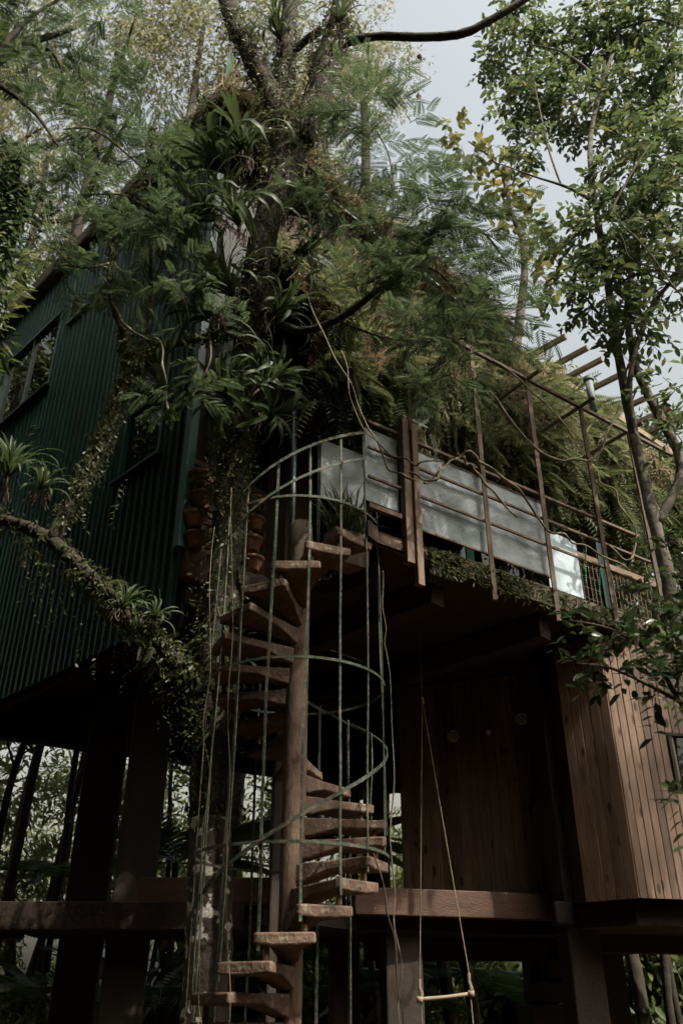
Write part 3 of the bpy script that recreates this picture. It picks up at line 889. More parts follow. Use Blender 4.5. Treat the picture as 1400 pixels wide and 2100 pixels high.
MB().bar(W(.3, 10.9, .74), W(2.6, 11.1, .74), .2, .26).build('platform_beam', M['soffit'], house)
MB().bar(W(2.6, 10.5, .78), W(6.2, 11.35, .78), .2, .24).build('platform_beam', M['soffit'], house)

# timber room hanging below the deck
PW, PT = .094, .016
plank_me = {}
def plank_wall(a, b, h0, h1, out, w, parent, hole=None):
    d = (b - a); L = d.length; d = d / L
    n = int(round(L / w)); w = L / n
    rot = Matrix(((d.x, out.x, 0, 0), (d.y, out.y, 0, 0), (0, 0, 1, 0), (0, 0, 0, 1)))
    for i in range(n):
        segs = [(h0, h1)]
        if hole and hole[0] < (i + .5) * w < hole[1]: segs = [(h0, hole[2]), (hole[3], h1)]
        for q0, q1 in segs:
            key = (round(w, 4), round(q1 - q0, 3))
            if key not in plank_me:
                me = MB(); hw = w / 2 - .0015; ht = (q1 - q0) / 2; c = .006
                pr = [(-hw, -PT / 2), (-hw, PT / 2 - c), (-hw + c, PT / 2), (hw - c, PT / 2), (hw, PT / 2 - c), (hw, -PT / 2)]
                k = len(pr)
                me.add([(x, y, -ht) for x, y in pr] + [(x, y, ht) for x, y in pr],
                       [tuple(range(k)), tuple(range(k, 2 * k))[::-1]] + [(j, j + k, (j + 1) % k + k, (j + 1) % k) for j in range(k)])
                plank_me[key] = me.mesh('plank', M['plank'])
            c_ = a + d * ((i + .5) * w) + UP * ((q0 + q1) / 2 + EYE) + out * (random.uniform(-.0015, .0015))
            link('plank', plank_me[key], parent, Matrix.Translation(c_) @ rot)


B0 = Vector((2.87, 9.20, 0))
bl = Vector((-.77, .638, 0)); br = Vector((.969, .248, 0))
outl = Vector((-.638, -.77, 0)); outr = Vector((.248, -.969, 0))
core = MB().prism([(B0 + bl * .03 + br * .03).to_2d()[:], (B0 + br * 3.0 - outr * .03).to_2d()[:], (B0 + br * 3.0 - outr * 1.4).to_2d()[:], (B0 + bl * .56 - outr * 1.0 - outl * .03).to_2d()[:], (B0 + bl * .56 - outl * .03).to_2d()[:]],
                  1.07 + EYE, 3.77 + EYE).build('timber_room', M['dark_wood'], house)
plank_wall(B0, B0 + br * 2.9, 1.05, 3.77, outr, PW * .94, core, hole=(.66, 1.59, 2.13, 2.67))
plank_wall(B0, B0 + bl * .56, 1.05, 3.77, outl, .112, core)
wn_c = B0 + br * 1.125 + UP * (2.40 + EYE)
wfr = MB()
for dx, dz, sx, sz in ((-.485, 0, .035, .60), (.485, 0, .035, .60), (0, -.285, .935, .03), (0, .285, .935, .03)):
    wfr.box(wn_c + br * dx + UP * dz + outr * .004, br, outr, UP, sx, .05, sz)
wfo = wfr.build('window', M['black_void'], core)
MB().box(wn_c - outr * .012, br, outr, UP, .935, .008, .54).build('pane', M['glass'], wfo)
# recessed plank wall behind the column
w0, w1 = Vector((2.42, 10.42, 0)), Vector((.72, 11.05, 0))
wdir = (w1 - w0).normalized(); wout = Vector((wdir.y, -wdir.x, 0))
if wout.y > 0: wout = -wout
rec = MB().box((w0 + w1) / 2 - wout * .05 + UP * (2.43 + EYE), wdir, wout, UP, (w1 - w0).length, .05, 2.66).build('recessed_wall', M['dark_wood'], house)
plank_wall(w0, w1, 1.10, 3.77, wout, .118, rec)
def ray_plane(px, py, p0, n):
    a = P(px, py, 1.0); o = Vector((0, 0, EYE)); d = a - o
    return o + d * ((p0 - o).dot(n) / d.dot(n))
for (px, py, lab) in ((930, 1511, 'round pale wall disc nearer the spiral stair, on dark planks'), (1070, 1476, 'round pale wall disc nearer the thick column, on dark planks')):
    c = ray_plane(px, py, w0, wout) + wout * .02
    rot = Matrix(((wdir.x, 0, wout.x), (wdir.y, 0, wout.y), (0, 1, 0))).to_4x4()
    t = thing('wall_disc', c, lab, 'wall disc', 'round discs on the plank wall')
    rim = MB().lathe((0, 0, 0), [(.062, 0), (.072, .0), (.074, .02), (.066, .028), (.060, .02), (.058, .012), (.0, .012)], 20).mesh('rim', M['plaque'], True)
    link('rim', rim, t, Matrix.Translation(c) @ rot)
    fc = MB().lathe((0, 0, 0), [(.057, .012), (.05, .017), (0.001, .018)], 20).mesh('face', material('disc_face', (.30, .31, .25), (.38, .38, .31), .6), True)
    link('face', fc, t, Matrix.Translation(c) @ rot)
c = ray_plane(1003, 1505, w0, wout) + wout * .05
t = thing('wall_spot', c, 'small pale spotlight between the two wall discs', 'spotlight')
link('lamp_head', MB().lathe((0, 0, 0), [(.012, -.03), (.03, 0), (.034, .03), (.028, .03), (.0, .02)], 12).mesh('lamp_head', M['plaque'], True), t, Matrix.Translation(c))
link('bracket', MB().bar((0, 0, .0), tuple(-wout * .05), .012, .012).mesh('bracket', M['plaque']), t, Matrix.Translation(c))

# straight concrete flight below the platform
st = thing('concrete_stair', W(1.45, 11.4, -EYE), 'dark straight concrete stair rising under the lower platform', 'stair')
fl = MB()
for k in range(11):
    x0 = 1.25 + .115 * k; z = -1.45 + .22 * k
    MB().box((x0 + .2, 11.4, z + EYE), (1, 0, 0), (0, 1, 0), UP, .42, .95, .19).build('step', M['column'], st, bevel=.01)

# ================================================================== spiral staircase
stair = thing('spiral_staircase', W(SX.x, SX.y, -EYE), 'brown concrete spiral staircase inside a cage of flaking green bars', 'staircase')
colr = MB().tube([W(SX.x, SX.y, h) for h in np.linspace(-EYE, 4.12, 30)], [.098] * 30, 20, 1, .012, seed=4)
colr.build('centre_column', M['stair_col'], stair, smooth=True)
MB().lathe(W(SX.x, SX.y, 3.55), [(.08, 0), (.105, .12), (.118, .40), (.112, .60), (.09, .655), (.0, .67)], 20).build('column_cap', material('mossy_cap', (.075, .055, .035), (.12, .095, .06), .9, 6, .5, 25, c3=(.05, .055, .025), spot=(.5, .62)), stair, smooth=True)
for j, h in enumerate(np.arange(-1.2, 4.0, .36)):       # cast drums: fine joints
    pass
RISE, STEP = .18, 22.5
def tread_mesh():
    """local: +X outwards, top at z=0; wedge flaring out, underside arched into the column"""
    v, f = [], []
    xs = [.06, .13, .22, .36, .52, .66, SR - .03, SR]
    n = len(xs)
    for x in xs:
        half = .075 + (x - .06) / (SR - .06) * .150
        lo = -.145 if x < .1 else (-.145 + (x - .1) / .24 * .075 if x < .34 else -.070)
        if x == SR: half -= .02
        # leading edge is bowed a little
        bow = .018 * math.sin(math.pi * (x - .06) / (SR - .06))
        for (y, z) in ((-half + bow, 0), (half - bow, 0), (half - bow, lo), (half * .35, lo - .012), (-half * .35, lo - .012), (-half + bow, lo)):
            v.append((x, y, z))
    for i in range(n - 1):
        for k in range(6):
            k2 = (k + 1) % 6
            f.append((i * 6 + k, i * 6 + k2, i * 6 + 6 + k2, i * 6 + 6 + k))
    f.append(tuple(range(6))[::-1]); f.append(tuple(range((n - 1) * 6, n * 6)))
    return v, f
tv, tf = tread_mesh()
tread_mes = []
for q in range(3):
    rn = random.Random(q)
    vv = [(x + rn.uniform(-.004, .004), y + rn.uniform(-.006, .006), z + (rn.uniform(-.003, .003))) for x, y, z in tv]
    tread_mes.append(MB().add(vv, tf).mesh('tread', M['stair']))
post_me = MB().tube([(0, 0, 0), (0, 0, RISE - .07)], [.024, .022], 10, 1).mesh('tread_post', M['stair_edge'], True)
def ang(k): return R(-90 + STEP * k)
for k in range(-11, 19):
    a = ang(k); h = .55 + RISE * k
    o = link('tread', tread_mes[k % 3], stair, Matrix.Translation(W(SX.x, SX.y, h)) @ Matrix.Rotation(a, 4, 'Z'))
    b = o.modifiers.new('bevel', 'BEVEL'); b.width = .012; b.segments = 2; b.limit_method = 'ANGLE'; b.angle_limit = R(45)
    if k < 18:
        am = R(-90 + STEP * (k + .5))
        link('tread_post', post_me, stair, Matrix.Translation(W(SX.x + math.cos(am) * (SR - .07), SX.y + math.sin(am) * (SR - .07), h - .005)))
lamp = MB().box(W(SX.x - .52, SX.y - .30, 2.95), (1, 0, 0), (0, 1, 0), UP, .10, .10, .025).build('tread_light', M['plaque'], stair)
CR = SR + .015
def cyl(a, h, r=CR): return W(SX.x + math.cos(a) * r, SX.y + math.sin(a) * r, h)
# vertical cage bars: flat strips, a little bent, each from its tread to the handrail above
def strip(pts, w, t, axis_pt, name, mat, parent):
    """flat strip: width tangential, thickness radial"""
    b = MB(); vs, fs = [], []
    for i, p in enumerate(pts):
        q = Vector((p.x - axis_pt.x, p.y - axis_pt.y, 0)).normalized()
        d = (pts[min(i + 1, len(pts) - 1)] - pts[max(i - 1, 0)]).normalized()
        s_ = q.cross(d).normalized()
        for (u, v_) in ((-1, -1), (1, -1), (1, 1), (-1, 1)): vs.append(p + s_ * u * w / 2 + q * v_ * t / 2)
    for i in range(len(pts) - 1):
        for k in range(4):
            k2 = (k + 1) % 4; fs.append((i * 4 + k, i * 4 + k2, i * 4 + 4 + k2, i * 4 + 4 + k))
    fs += [(3, 2, 1, 0), tuple(range(len(pts) * 4 - 4, len(pts) * 4))]
    return b.add(vs, fs).build(name, mat, parent)
rn = random.Random(21)
for i in range(16):
    th = -90 + STEP * i + 8
    k0 = math.ceil(((th + 90) / STEP) - 3)
    kk = i if i <= 4 else i - 16 + 16
    # lower end on the lower flight, upper end at the hand rail of the upper flight
    hb = .55 + RISE * ((th + 90) / STEP) - (0 if i < 6 else .0)
    if i >= 6 and i <= 11: hb = .55 + RISE * ((th + 90) / STEP - 16) + .0
    if i > 11: hb = .55 + RISE * ((th + 90) / STEP - 16)
    ht = .55 + RISE * ((th + 90) / STEP + 16) + 1.10
    if ht > 5.15: ht = .55 + RISE * ((th + 90) / STEP) + .75 if i >= 5 else 5.15
    if i > 11: ht = .55 + RISE * ((th + 90) / STEP) + 1.10
    hb = max(hb, -1.5)
    pts = []
    nseg = 9
    bend = rn.uniform(-1.5, 1.5)
    for j in range(nseg + 1):
        f_ = j / nseg
        a = R(th + bend * math.sin(f_ * 6 + i) + rn.uniform(-.25, .25))
        pts.append(cyl(a, hb + (ht - hb) * f_, CR + .012 * math.sin(f_ * 5 + i * 2)))
    strip(pts, .021, .009, SX, 'cage_bar', M['bar'], stair)
# rings and helical hand rails
def ring(a0, a1, h0, h1, w, name, n=None, r=None):
    n = n or max(8, int(abs(a1 - a0) / 7))
    pts = [cyl(R(a0 + (a1 - a0) * i / n), h0 + (h1 - h0) * i / n, r or CR + .012) for i in range(n + 1)]
    return strip(pts, w, .008, SX, name, M['bar'], stair)
ring(-90, 270, 2.55, 2.55, .023, 'cage_ring')
ring(-90, 270, 1.14, 1.14, .023, 'cage_ring')
ring(-140, -20, 4.06, 4.06, .023, 'cage_ring')
def helix(a0, a1, up, name, w=.027):
    h = lambda a: .55 + RISE * (a + 90) / STEP + up
    return ring(a0, a1, h(a0), h(a1), w, name, r=CR + .022)
helix(-175, 185, .72, 'hand_rail')
helix(200, 323, 1.10, 'hand_rail', .028)
helix(215, 323, .80, 'hand_rail', .025)
# ================================================================== steel pole, planter, pots
pp = P(599, 1062, 8.35)
t = thing('steel_pole', Vector((pp.x, pp.y, DK + EYE)), 'tall blue-grey steel pole standing behind the stair column top', 'pole')
MB().tube([(pp.x, pp.y, DK + EYE), (pp.x, pp.y, 6.55 + EYE)], .032, 14, 1).build('shaft', M['steel'], t, smooth=True)
MB().lathe((pp.x, pp.y, DK + EYE), [(.07, 0), (.07, .015), (.035, .02)], 14).build('base_plate', M['steel'], t)

pc = P(700, 1064, 7.95)
t = thing('planter_box', Vector((pc.x, pc.y, DK + EYE)), 'concrete planter of upright grass on the deck beside the stair head', 'planter')
hb_ = max(.12, pc.z - (DK + EYE))
MB().box((pc.x + .05, pc.y, DK + EYE + .19), dr, di, UP, .42, .22, .38).build('box', M['stair_edge'], t, bevel=.012)
n = 120
loc = np.array((pc.x + .05, pc.y, DK + EYE + .38)) + rng.uniform(-1, 1, (n, 3)) * np.array((.17, .12, .0))
d_ = rng.normal(size=(n, 3)) * .3; d_[:, 2] += 1
leafy('grass', scatter(T_STRAP[0], T_STRAP[1], frames(d_, unit(n)), rng.uniform(.3, .6, n), loc), G['fern'], t)

pot_me = MB().lathe((0, 0, 0), [(.0, 0.004), (.062, 0), (.068, .012), (.095, .085), (.108, .115), (.118, .118), (.122, .148), (.110, .15), (.104, .128), (.0, .125)], 22).mesh('pot', M['terracotta'], True)
soil_me = MB().lathe((0, 0, 0), [(.104, .122), (.0, .135)], 14).mesh('soil', M['soil'])
pots = []
for a, side in ((.07, 'left'), (.86, 'right')):
    for j, h in enumerate((5.16, 4.90, 4.61, 4.37)): pots.append((a + (.03 if j % 2 else 0), h, side, j))
names = ['topmost', 'second down', 'third down', 'lowest']
for a, h, side, j in pots:
    c = fc_pt(a, h, .13)
    col_ = 'row by the green corner' if side == 'left' else 'row by the brown post'
    what = ['terracotta pot trailing beaded succulent', 'terracotta pot with small leafy plant', 'terracotta bowl with a green tuft', 'terracotta bowl with low plant'][j]
    t = thing('potted_plant', c, f'{what}, {names[j]} in the {col_}', 'potted plant', 'pots hung on the slatted screen')
    s_ = 1.0 if j < 2 else 1.12
    Mt = Matrix.Translation(c) @ Matrix.Scale(s_, 4)
    link('pot', pot_me, t, Mt); link('soil', soil_me, t, Mt)
    link('bracket', MB().bar((0, 0, .05), tuple(-nR * .14 + UP * .05), .012, .03).mesh('bracket', M['dark_wood']), t, Mt)
    top = np.array(c + UP * .14 * s_)
    if j == 0:
        V, Fs = [], []
        loc, dd = [], []
        for q in range(16):
            aa = rng.uniform(-2.2, .6); r0 = .09; L = rng.uniform(.15, .42)
            k = int(L / .016)
            st_ = top + np.array((math.cos(aa) * r0, math.sin(aa) * r0, .02))
            tt = np.linspace(0, 1, k)[:, None]
            p_ = st_ + np.array((math.cos(aa), math.sin(aa), 0)) * .05 * np.sqrt(tt) + np.array((0, 0, -1)) * L * tt
            loc.append(p_); d1 = rng.normal(size=(k, 3)); d1[:, 2] -= .5; dd.append(d1)
        loc, dd = np.concatenate(loc), np.concatenate(dd)
        arr = scatter(T_BROAD[0], T_BROAD[1], frames(dd, unit(len(dd))), rng.uniform(.02, .034, len(dd)), loc)
    else:
        n = 150 if j < 3 else 110
        loc = top + rng.normal(size=(n, 3)) * np.array((.05, .05, .03)) + np.array(eR) * (.05 if j % 2 else 0)
        d1 = rng.normal(size=(n, 3)) * .7; d1[:, 2] += .6
        arr = scatter(T_BROAD[0], T_BROAD[1], frames(d1, unit(n)), rng.uniform(.035, .075, n), loc)
    leafy('foliage', arr, G['succulent'], t)

# hanging basket, bead strings, steel cylinder under the pergola
hb = P(1157, 1150, 9.25)
t = thing('hanging_basket', hb, 'small dark moss basket hanging beyond the end of the fluted panel', 'hanging basket')
MB().lathe(hb, [(.0, -.10), (.06, -.085), (.095, -.03), (.10, .02), (.0, .03)], 14).build('basket', M['basket'], t, smooth=True)
for q in range(3):
    a = q * 2.1
    MB().tube([hb + Vector((math.cos(a) * .09, math.sin(a) * .09, .02)), hb + UP * .42], .003, 5, 1).build('cord', M['rope'], t)
n = 90
loc = np.array(hb) + rng.normal(size=(n, 3)) * np.array((.05, .05, .02)) + np.array((0, 0, .02)); d1 = rng.normal(size=(n, 3)); d1[:, 2] += .1
leafy('foliage', scatter(T_NARROW[0], T_NARROW[1], frames(d1, unit(n)), rng.uniform(.05, .12, n), loc), G['fern'], t)
for (px, y0, y1, lab) in ((1135, 1080, 1140, 'green bead string closest to the fluted panel end'), (1200, 1118, 1195, 'green bead string just right of the green steel post'), (1228, 1165, 1218, 'shorter green bead string by the shrub')):
    a, b = P(px, y0, 9.3), P(px, y1, 9.3)
    t = thing('bead_string', b, lab, 'bead string', 'bead strings on the deck')
    MB().bar(a + UP * .3, b, .003, .003).build('thread', M['rope'], t)
    bm = MB()
    k = int((a - b).length / .028)
    for i in range(k):
        c = b + (a - b) * (i / k)
        bm.lathe(c, [(.001, -.012), (.010, -.006), (.010, .006), (.001, .012)], 6)
    bm.build('beads', M['bead'], t, smooth=True)
ca, cb = P(1213, 800, 11.2), P(1217, 842, 11.2)
t = thing('steel_cylinder', cb, 'pale steel pipe end hanging below the pergola rafters', 'pipe')
MB().tube([cb + UP * .62, cb], .06, 18, 1).build('pipe', M['pipe'], t, smooth=True)
MB().lathe(cb + UP * .60, [(.085, 0), (.085, .05), (.03, .09)], 16).build('collar', M['pipe'], t)

# ================================================================== trapeze swing
tY = 9.3
pl, prr = P(862, 2050, tY), P(964, 2038, tY)
hk = P(865, 1436, tY)
t = thing('trapeze_swing', (pl + prr) / 2, 'wooden trapeze bar hanging on two ropes below the house', 'swing')
MB().tube([pl + Vector((-.02, 0, 0)), (pl + prr) / 2 + UP * -.004, prr + Vector((.02, 0, 0))], [.020, .017, .020], 10, 3).build('bar', M['barwood'], t, smooth=True)
for q in (pl, prr): MB().tube([q + Vector((-.035 if q is pl else -.02, 0, 0)), q + Vector((.02 if q is pl else .035, 0, 0))], .030, 10, 1).build('bar_end', M['barwood'], t, smooth=True)
MB().tube([hk + UP * .0, Vector((hk.x, hk.y, 3.80 + EYE))], .013, 7, 1).build('rope', M['rope'], t)
MB().lathe(hk - UP * .03, [(.001, -.02), (.022, 0), (.024, .05), (.001, .08)], 8).build('knot', M['rope'], t, smooth=True)
for q in (pl, prr):
    MB().tube([hk, q + UP * .16], .0055, 6, 1).build('rope', M['rope'], t)
    MB().tube([q - UP * .02, q + UP * .05 + Vector((.008, 0, 0)), q + UP * .10 - Vector((.006, 0, 0)), q + UP * .17], [.017, .021, .018, .014], 8, 4, .18).build('rope_splice', M['rope'], t, smooth=True)
    MB().tube([q - UP * .02, q - UP * .9 + Vector((.03, .02, 0))], .0075, 6, 1).build('rope_tail', M['rope'], t)

# ================================================================== the mossy tree beside the stair
tree = thing('mossy_tree', Vector((-1.11, 8.15, 0)), 'tall mossy tree laden with bromeliads, its lichen-spotted trunk beside the spiral stair', 'tree')
def PP(lst): return [P(*q) for q in lst]
trunk_pts = [Vector((-1.12, 8.15, -.1)), Vector((-1.10, 8.15, .9))] + PP([(426, 2000, 8.15), (430, 1850, 8.15), (432, 1680, 8.15)])
trunk_up = PP([(432, 1680, 8.15), (440, 1430, 8.1), (462, 1150, 8.05), (475, 950, 7.95), (493, 800, 7.85), (512, 660, 7.7), (532, 520, 7.5), (568, 390, 7.3), (600, 285, 7.2)])
r_up = [.19, .185, .165, .15, .145, .15, .16, .18, .20]
MB().tube(trunk_pts, [.25, .215, .20, .195, .19], 16, 6, .05).build('trunk', M['bark_lichen'], tree, smooth=True, label='lower trunk spotted with white and pink lichen')
MB().tube(trunk_up, r_up, 14, 6, .10).build('trunk', M['bark'], tree, smooth=True)
limbs = {
    'bl': (PP([(598, 295, 7.2), (562, 205, 7.2), (515, 115, 7.2), (480, 45, 7.15), (455, -40, 7.1), (440, -140, 7.0)]), [.13, .12, .105, .10, .09, .07]),
    'bm': (PP([(590, 265, 7.2), (578, 180, 7.25), (588, 90, 7.3), (596, 10, 7.3), (604, -120, 7.4)]), [.11, .095, .09, .085, .07]),
    'br': (PP([(612, 290, 7.2), (648, 205, 7.1), (668, 125, 7.0), (690, 70, 7.0), (705, -20, 6.9), (720, -140, 6.8)]), [.14, .135, .125, .12, .10, .07]),
    'bh': (PP([(686, 92, 7.0), (770, 75, 6.9), (870, 76, 6.8), (950, 68, 6.7), (1010, 38, 6.6), (1080, -5, 6.5), (1150, -70, 6.4)]), [.07, .055, .055, .058, .05, .045, .03]),
    'bx': (PP([(590, 115, 7.3), (625, 85, 7.2), (660, 60, 7.1)]), [.06, .055, .06]),
    'sl': (PP([(500, 668, 7.7), (430, 690, 7.6), (360, 703, 7.55), (300, 725, 7.5), (272, 755, 7.5)]), [.05, .05, .048, .05, .055]),
    'sr': (PP([(540, 640, 7.6), (610, 678, 7.3), (690, 656, 7.1), (760, 606, 6.95), (830, 545, 6.85), (890, 470, 6.8), (930, 400, 6.8)]), [.05, .045, .04, .035, .028, .02, .012]),
    'low': (PP([(432, 1450, 8.08), (372, 1372, 7.9), (290, 1288, 7.75), (200, 1200, 7.6), (110, 1112, 7.5), (30, 1072, 7.5), (-70, 1050, 7.5)]), [.12, .11, .10, .095, .09, .075, .06]),
    'up': (PP([(105, 1110, 7.5), (160, 1012, 7.5), (214, 900, 7.5), (250, 805, 7.5), (272, 745, 7.5)]), [.075, .068, .062, .058, .06]),
    'ul': (PP([(270, 755, 7.5), (256, 690, 7.4), (232, 618, 7.3), (226, 540, 7.2), (250, 450, 7.2), (300, 350, 7.2), (312, 260, 7.2)]), [.05, .045, .04, .03, .025, .02, .012]),
    'ur': (PP([(275, 740, 7.5), (305, 670, 7.4), (310, 560, 7.3), (306, 430, 7.2), (310, 300, 7.2)]), [.035, .03, .022, .016, .010]),
}
for k in ('bl', 'bm', 'br'): limbs[k] = (limbs[k][0], [r * 1.3 for r in limbs[k][1]])
limbs['low'] = (limbs['low'][0], [r * .78 for r in limbs['low'][1]])
for k, (pts, rad) in limbs.items():
    MB().tube(pts, rad, 10, 5, .12).build('branch', M['bark'], tree, smooth=True)

# feathery foliage carried by its side branches
F1 = [(740, 240, 7.0, 80), (800, 330, 7.0, 90), (705, 410, 7.0, 65), (870, 430, 6.8, 110), (980, 470, 6.8, 85), (1015, 560, 6.7, 65), (900, 560, 6.7, 100), (800, 500, 7.0, 80),
      (960, 650, 6.6, 85), (880, 700, 6.6, 85), (935, 770, 6.5, 55), (860, 790, 6.5, 40), (1020, 640, 6.6, 50), (760, 590, 6.9, 60), (770, 170, 7.0, 45)]
F2 = [(310, 225, 7.2, 75), (205, 265, 7.2, 70), (135, 270, 7.3, 60), (330, 325, 7.2, 65), (250, 400, 7.2, 85), (165, 400, 7.2, 65), (330, 460, 7.0, 65), (235, 545, 7.0, 55),
      (355, 560, 7.0, 50), (385, 640, 7.0, 48), (430, 745, 7.2, 45), (500, 700, 7.2, 35), (385, 820, 7.2, 45), (120, 540, 7.0, 45), (100, 470, 7.0, 45), (300, 600, 7.0, 40), (345, 400, 7.1, 50), (290, 490, 7.0, 55), (190, 480, 7.0, 45)]
a1, tw1 = crown_frond([blob(*b) for b in F1], T_FROND, .23, 62, 7, .38)
a1b, tw1b = crown_frond([blob(*b) for b in F1], T_FROND_S, .17, 46, 6, .30)
a1 = cat([a1, a1b]); tw1 = tw1 + tw1b
a2, tw2 = crown_frond([blob(*b) for b in F2], T_FROND, .22, 80, 7, .32)
leafy('crown', a1, G['feather'], tree)
leafy('crown', a2, G['feather'], tree)
leafy('twigs', twigs_arrays(tw1 + tw2, .006), M['twig'], tree, 'stuff')
# boughs inside the feathery crowns
for ends in ([(830, 545, 6.85), (900, 560, 6.7), (960, 650, 6.6), (935, 770, 6.5)], [(760, 606, 6.95), (800, 500, 7.0), (800, 330, 7.0), (750, 240, 7.0)], [(890, 470, 6.8), (980, 470, 6.8), (1040, 540, 6.7)],
             [(690, 656, 7.1), (780, 690, 6.8), (880, 700, 6.6), (980, 690, 6.6)], [(300, 350, 7.2), (200, 270, 7.2), (130, 265, 7.3)], [(306, 430, 7.2), (250, 400, 7.2), (160, 400, 7.2)],
             [(305, 600, 7.35), (340, 500, 7.1), (335, 330, 7.2)], [(360, 703, 7.55), (385, 640, 7.1), (350, 560, 7.0)], [(226, 540, 7.2), (150, 545, 7.0), (90, 470, 7.0)], [(430, 690, 7.6), (430, 745, 7.2), (390, 820, 7.2)]):
    MB().tube(PP(ends), [.016, .012, .009, .005][:len(ends)], 6, 5, .15).build('branch', M['twig'], tree, smooth=True)

# climbing vines on trunk and limbs
def climbing(paths, n, size, hang=.4, off=1.08):
    loc, d = [], []
    segs = []
    for pts, rad in paths:
        p2, r2 = spline([Vector(p) for p in pts], list(rad), 6)
        for i in range(len(p2) - 1): segs.append((np.array(p2[i]), np.array(p2[i + 1]), r2[i]))
    L = np.array([np.linalg.norm(b - a) for a, b, _ in segs]); pr = L / L.sum()
    idx = rng.choice(len(segs), n, p=pr)
    a = np.array([segs[i][0] for i in idx]); b = np.array([segs[i][1] for i in idx]); r = np.array([segs[i][2] for i in idx])
    t = rng.random(n)[:, None]
    p = a + (b - a) * t
    o = unit(n); ax = (b - a) / np.linalg.norm(b - a, axis=1, keepdims=True)
    o = o - ax * np.sum(o * ax, axis=1, keepdims=True); o /= np.linalg.norm(o, axis=1, keepdims=True)
    # clumpy along the limb
    k = np.array([mnoise.noise(Vector((q[0] * 2.2, q[1] * 2.2, q[2] * 1.6))) for q in p])
    keep = k > rng.uniform(-.5, .25, n)
    p, o, r = p[keep], o[keep], r[keep]; n = len(p)
    p = p + o * r[:, None] * (off + rng.random(n)[:, None] ** 3 * .9)
    d = o * .6 + rng.normal(size=(n, 3)) * .5; d[:, 2] -= hang
    up = o + rng.normal(size=(n, 3)) * .3
    return frames(d, up), size * rng.uniform(.5, 1.3, n), p
cl = [(trunk_up, r_up)] + [limbs[k] for k in ('bl', 'bm', 'br', 'low', 'up', 'sl', 'ul')]
fr_, sc_, lo_ = climbing(cl, 24000, .058)
leafy('climbing_vine', scatter(T_BROAD[0], T_BROAD[1], fr_, sc_, lo_), G['vine'], tree, 'stuff')
fr_, sc_, lo_ = climbing([(trunk_up[4:], r_up[4:]), limbs['br'], limbs['bl']], 2600, .18, .9)
leafy('moss_and_roots', scatter(T_STRAP[0], T_STRAP[1], fr_, sc_, lo_), G['dry'], tree, 'stuff')
fr_, sc_, lo_ = climbing([limbs['low']], 200, .15, .3)
leafy('tree_ferns', scatter(T_FERN[0], T_FERN[1], fr_, sc_, lo_), G['vine'], tree, 'stuff')
# hanging leafy runners
def runners(lst, size=.05, step=.035):
    loc, d = [], []
    for (px, py, Y, L) in lst:
        q = np.array(P(px, py, Y)); k = int(L / step)
        t = np.linspace(0, 1, k)[:, None]
        p = q + np.array((0, 0, -1)) * L * t + np.cumsum(rng.normal(size=(k, 3)) * .006, axis=0)
        dd = rng.normal(size=(k, 3)); dd[:, 2] = -.8
        loc.append(p); d.append(dd)
    loc, d = np.concatenate(loc), np.concatenate(d)
    return scatter(T_BROAD[0], T_BROAD[1], frames(d, unit(len(d))), size * rng.uniform(.6, 1.3, len(d)), loc)
rl_ = [(60 + 12 * i + rng.uniform(-5, 5), 1110 + 9 * i + rng.uniform(-10, 20), 7.5 + .02 * i, rng.uniform(.25, .75)) for i in range(24)]
rl_ += [(rng.uniform(600, 660), rng.uniform(300, 480), 7.15, rng.uniform(.4, 1.1)) for i in range(16)]
rl_ += [(rng.uniform(450, 520), rng.uniform(820, 1000), 7.8, rng.uniform(.4, 1.0)) for i in range(10)]
rl_ += [(rng.uniform(160, 260), rng.uniform(850, 1000), 7.42, rng.uniform(.2, .6)) for i in range(10)]
rl_ += [(rng.uniform(350, 430), rng.uniform(1340, 1480), 7.95, rng.uniform(.3, .9)) for i in range(18)]
leafy('leafy_runners', runners(rl_), G['vine'], tree, 'stuff')
# dense creeper where the low limb meets the trunk
bb = [blob(395, 1430, 7.95, 55), blob(420, 1500, 8.0, 50), blob(350, 1370, 7.9, 40), blob(60, 1090, 7.4, 55), blob(130, 1150, 7.5, 40), blob(440, 1380, 8.0, 45)]
ab, _ = crown_broad(bb, T_BROAD, .062, n_twig=230, leaves=7, twig_len=.16, down=.5)
leafy('creeper', ab, G['vine'], tree, 'stuff')

# ------------------------------------------------------------------ bromeliads: every strap leaf its own piece
def strap_leaf(curve, w=.056, L=1.0, n=8):
    v, f = [], []
    y = z = 0.0
    for i in range(n + 1):
        t = i / n
        ww = w * (0.75 + .5 * math.sin(math.pi * min(1, t * 1.05)) if t < .75 else (1.11 * (1 - (t - .75) / .25) ** .6 + .02))
        ang_ = R(68) - curve * t * t
        if i: y += math.cos(ang_) * L / n; z += math.sin(ang_) * L / n
        v += [(-ww / 2, y, z + ww * .16), (0, y, z), (ww / 2, y, z + ww * .16)]
    for i in range(n):
        f += [(i * 3, i * 3 + 1, i * 3 + 4, i * 3 + 3), (i * 3 + 1, i * 3 + 2, i * 3 + 5, i * 3 + 4)]
    return MB().add(v, f).mesh('leaf', G['brom'], True)
strap_me = [strap_leaf(c) for c in (.9, 1.5, 2.1, 2.7)]
dead_me = strap_leaf(3.0, .03); dead_me.materials.clear(); dead_me.materials.append(M['dry_leaf'])
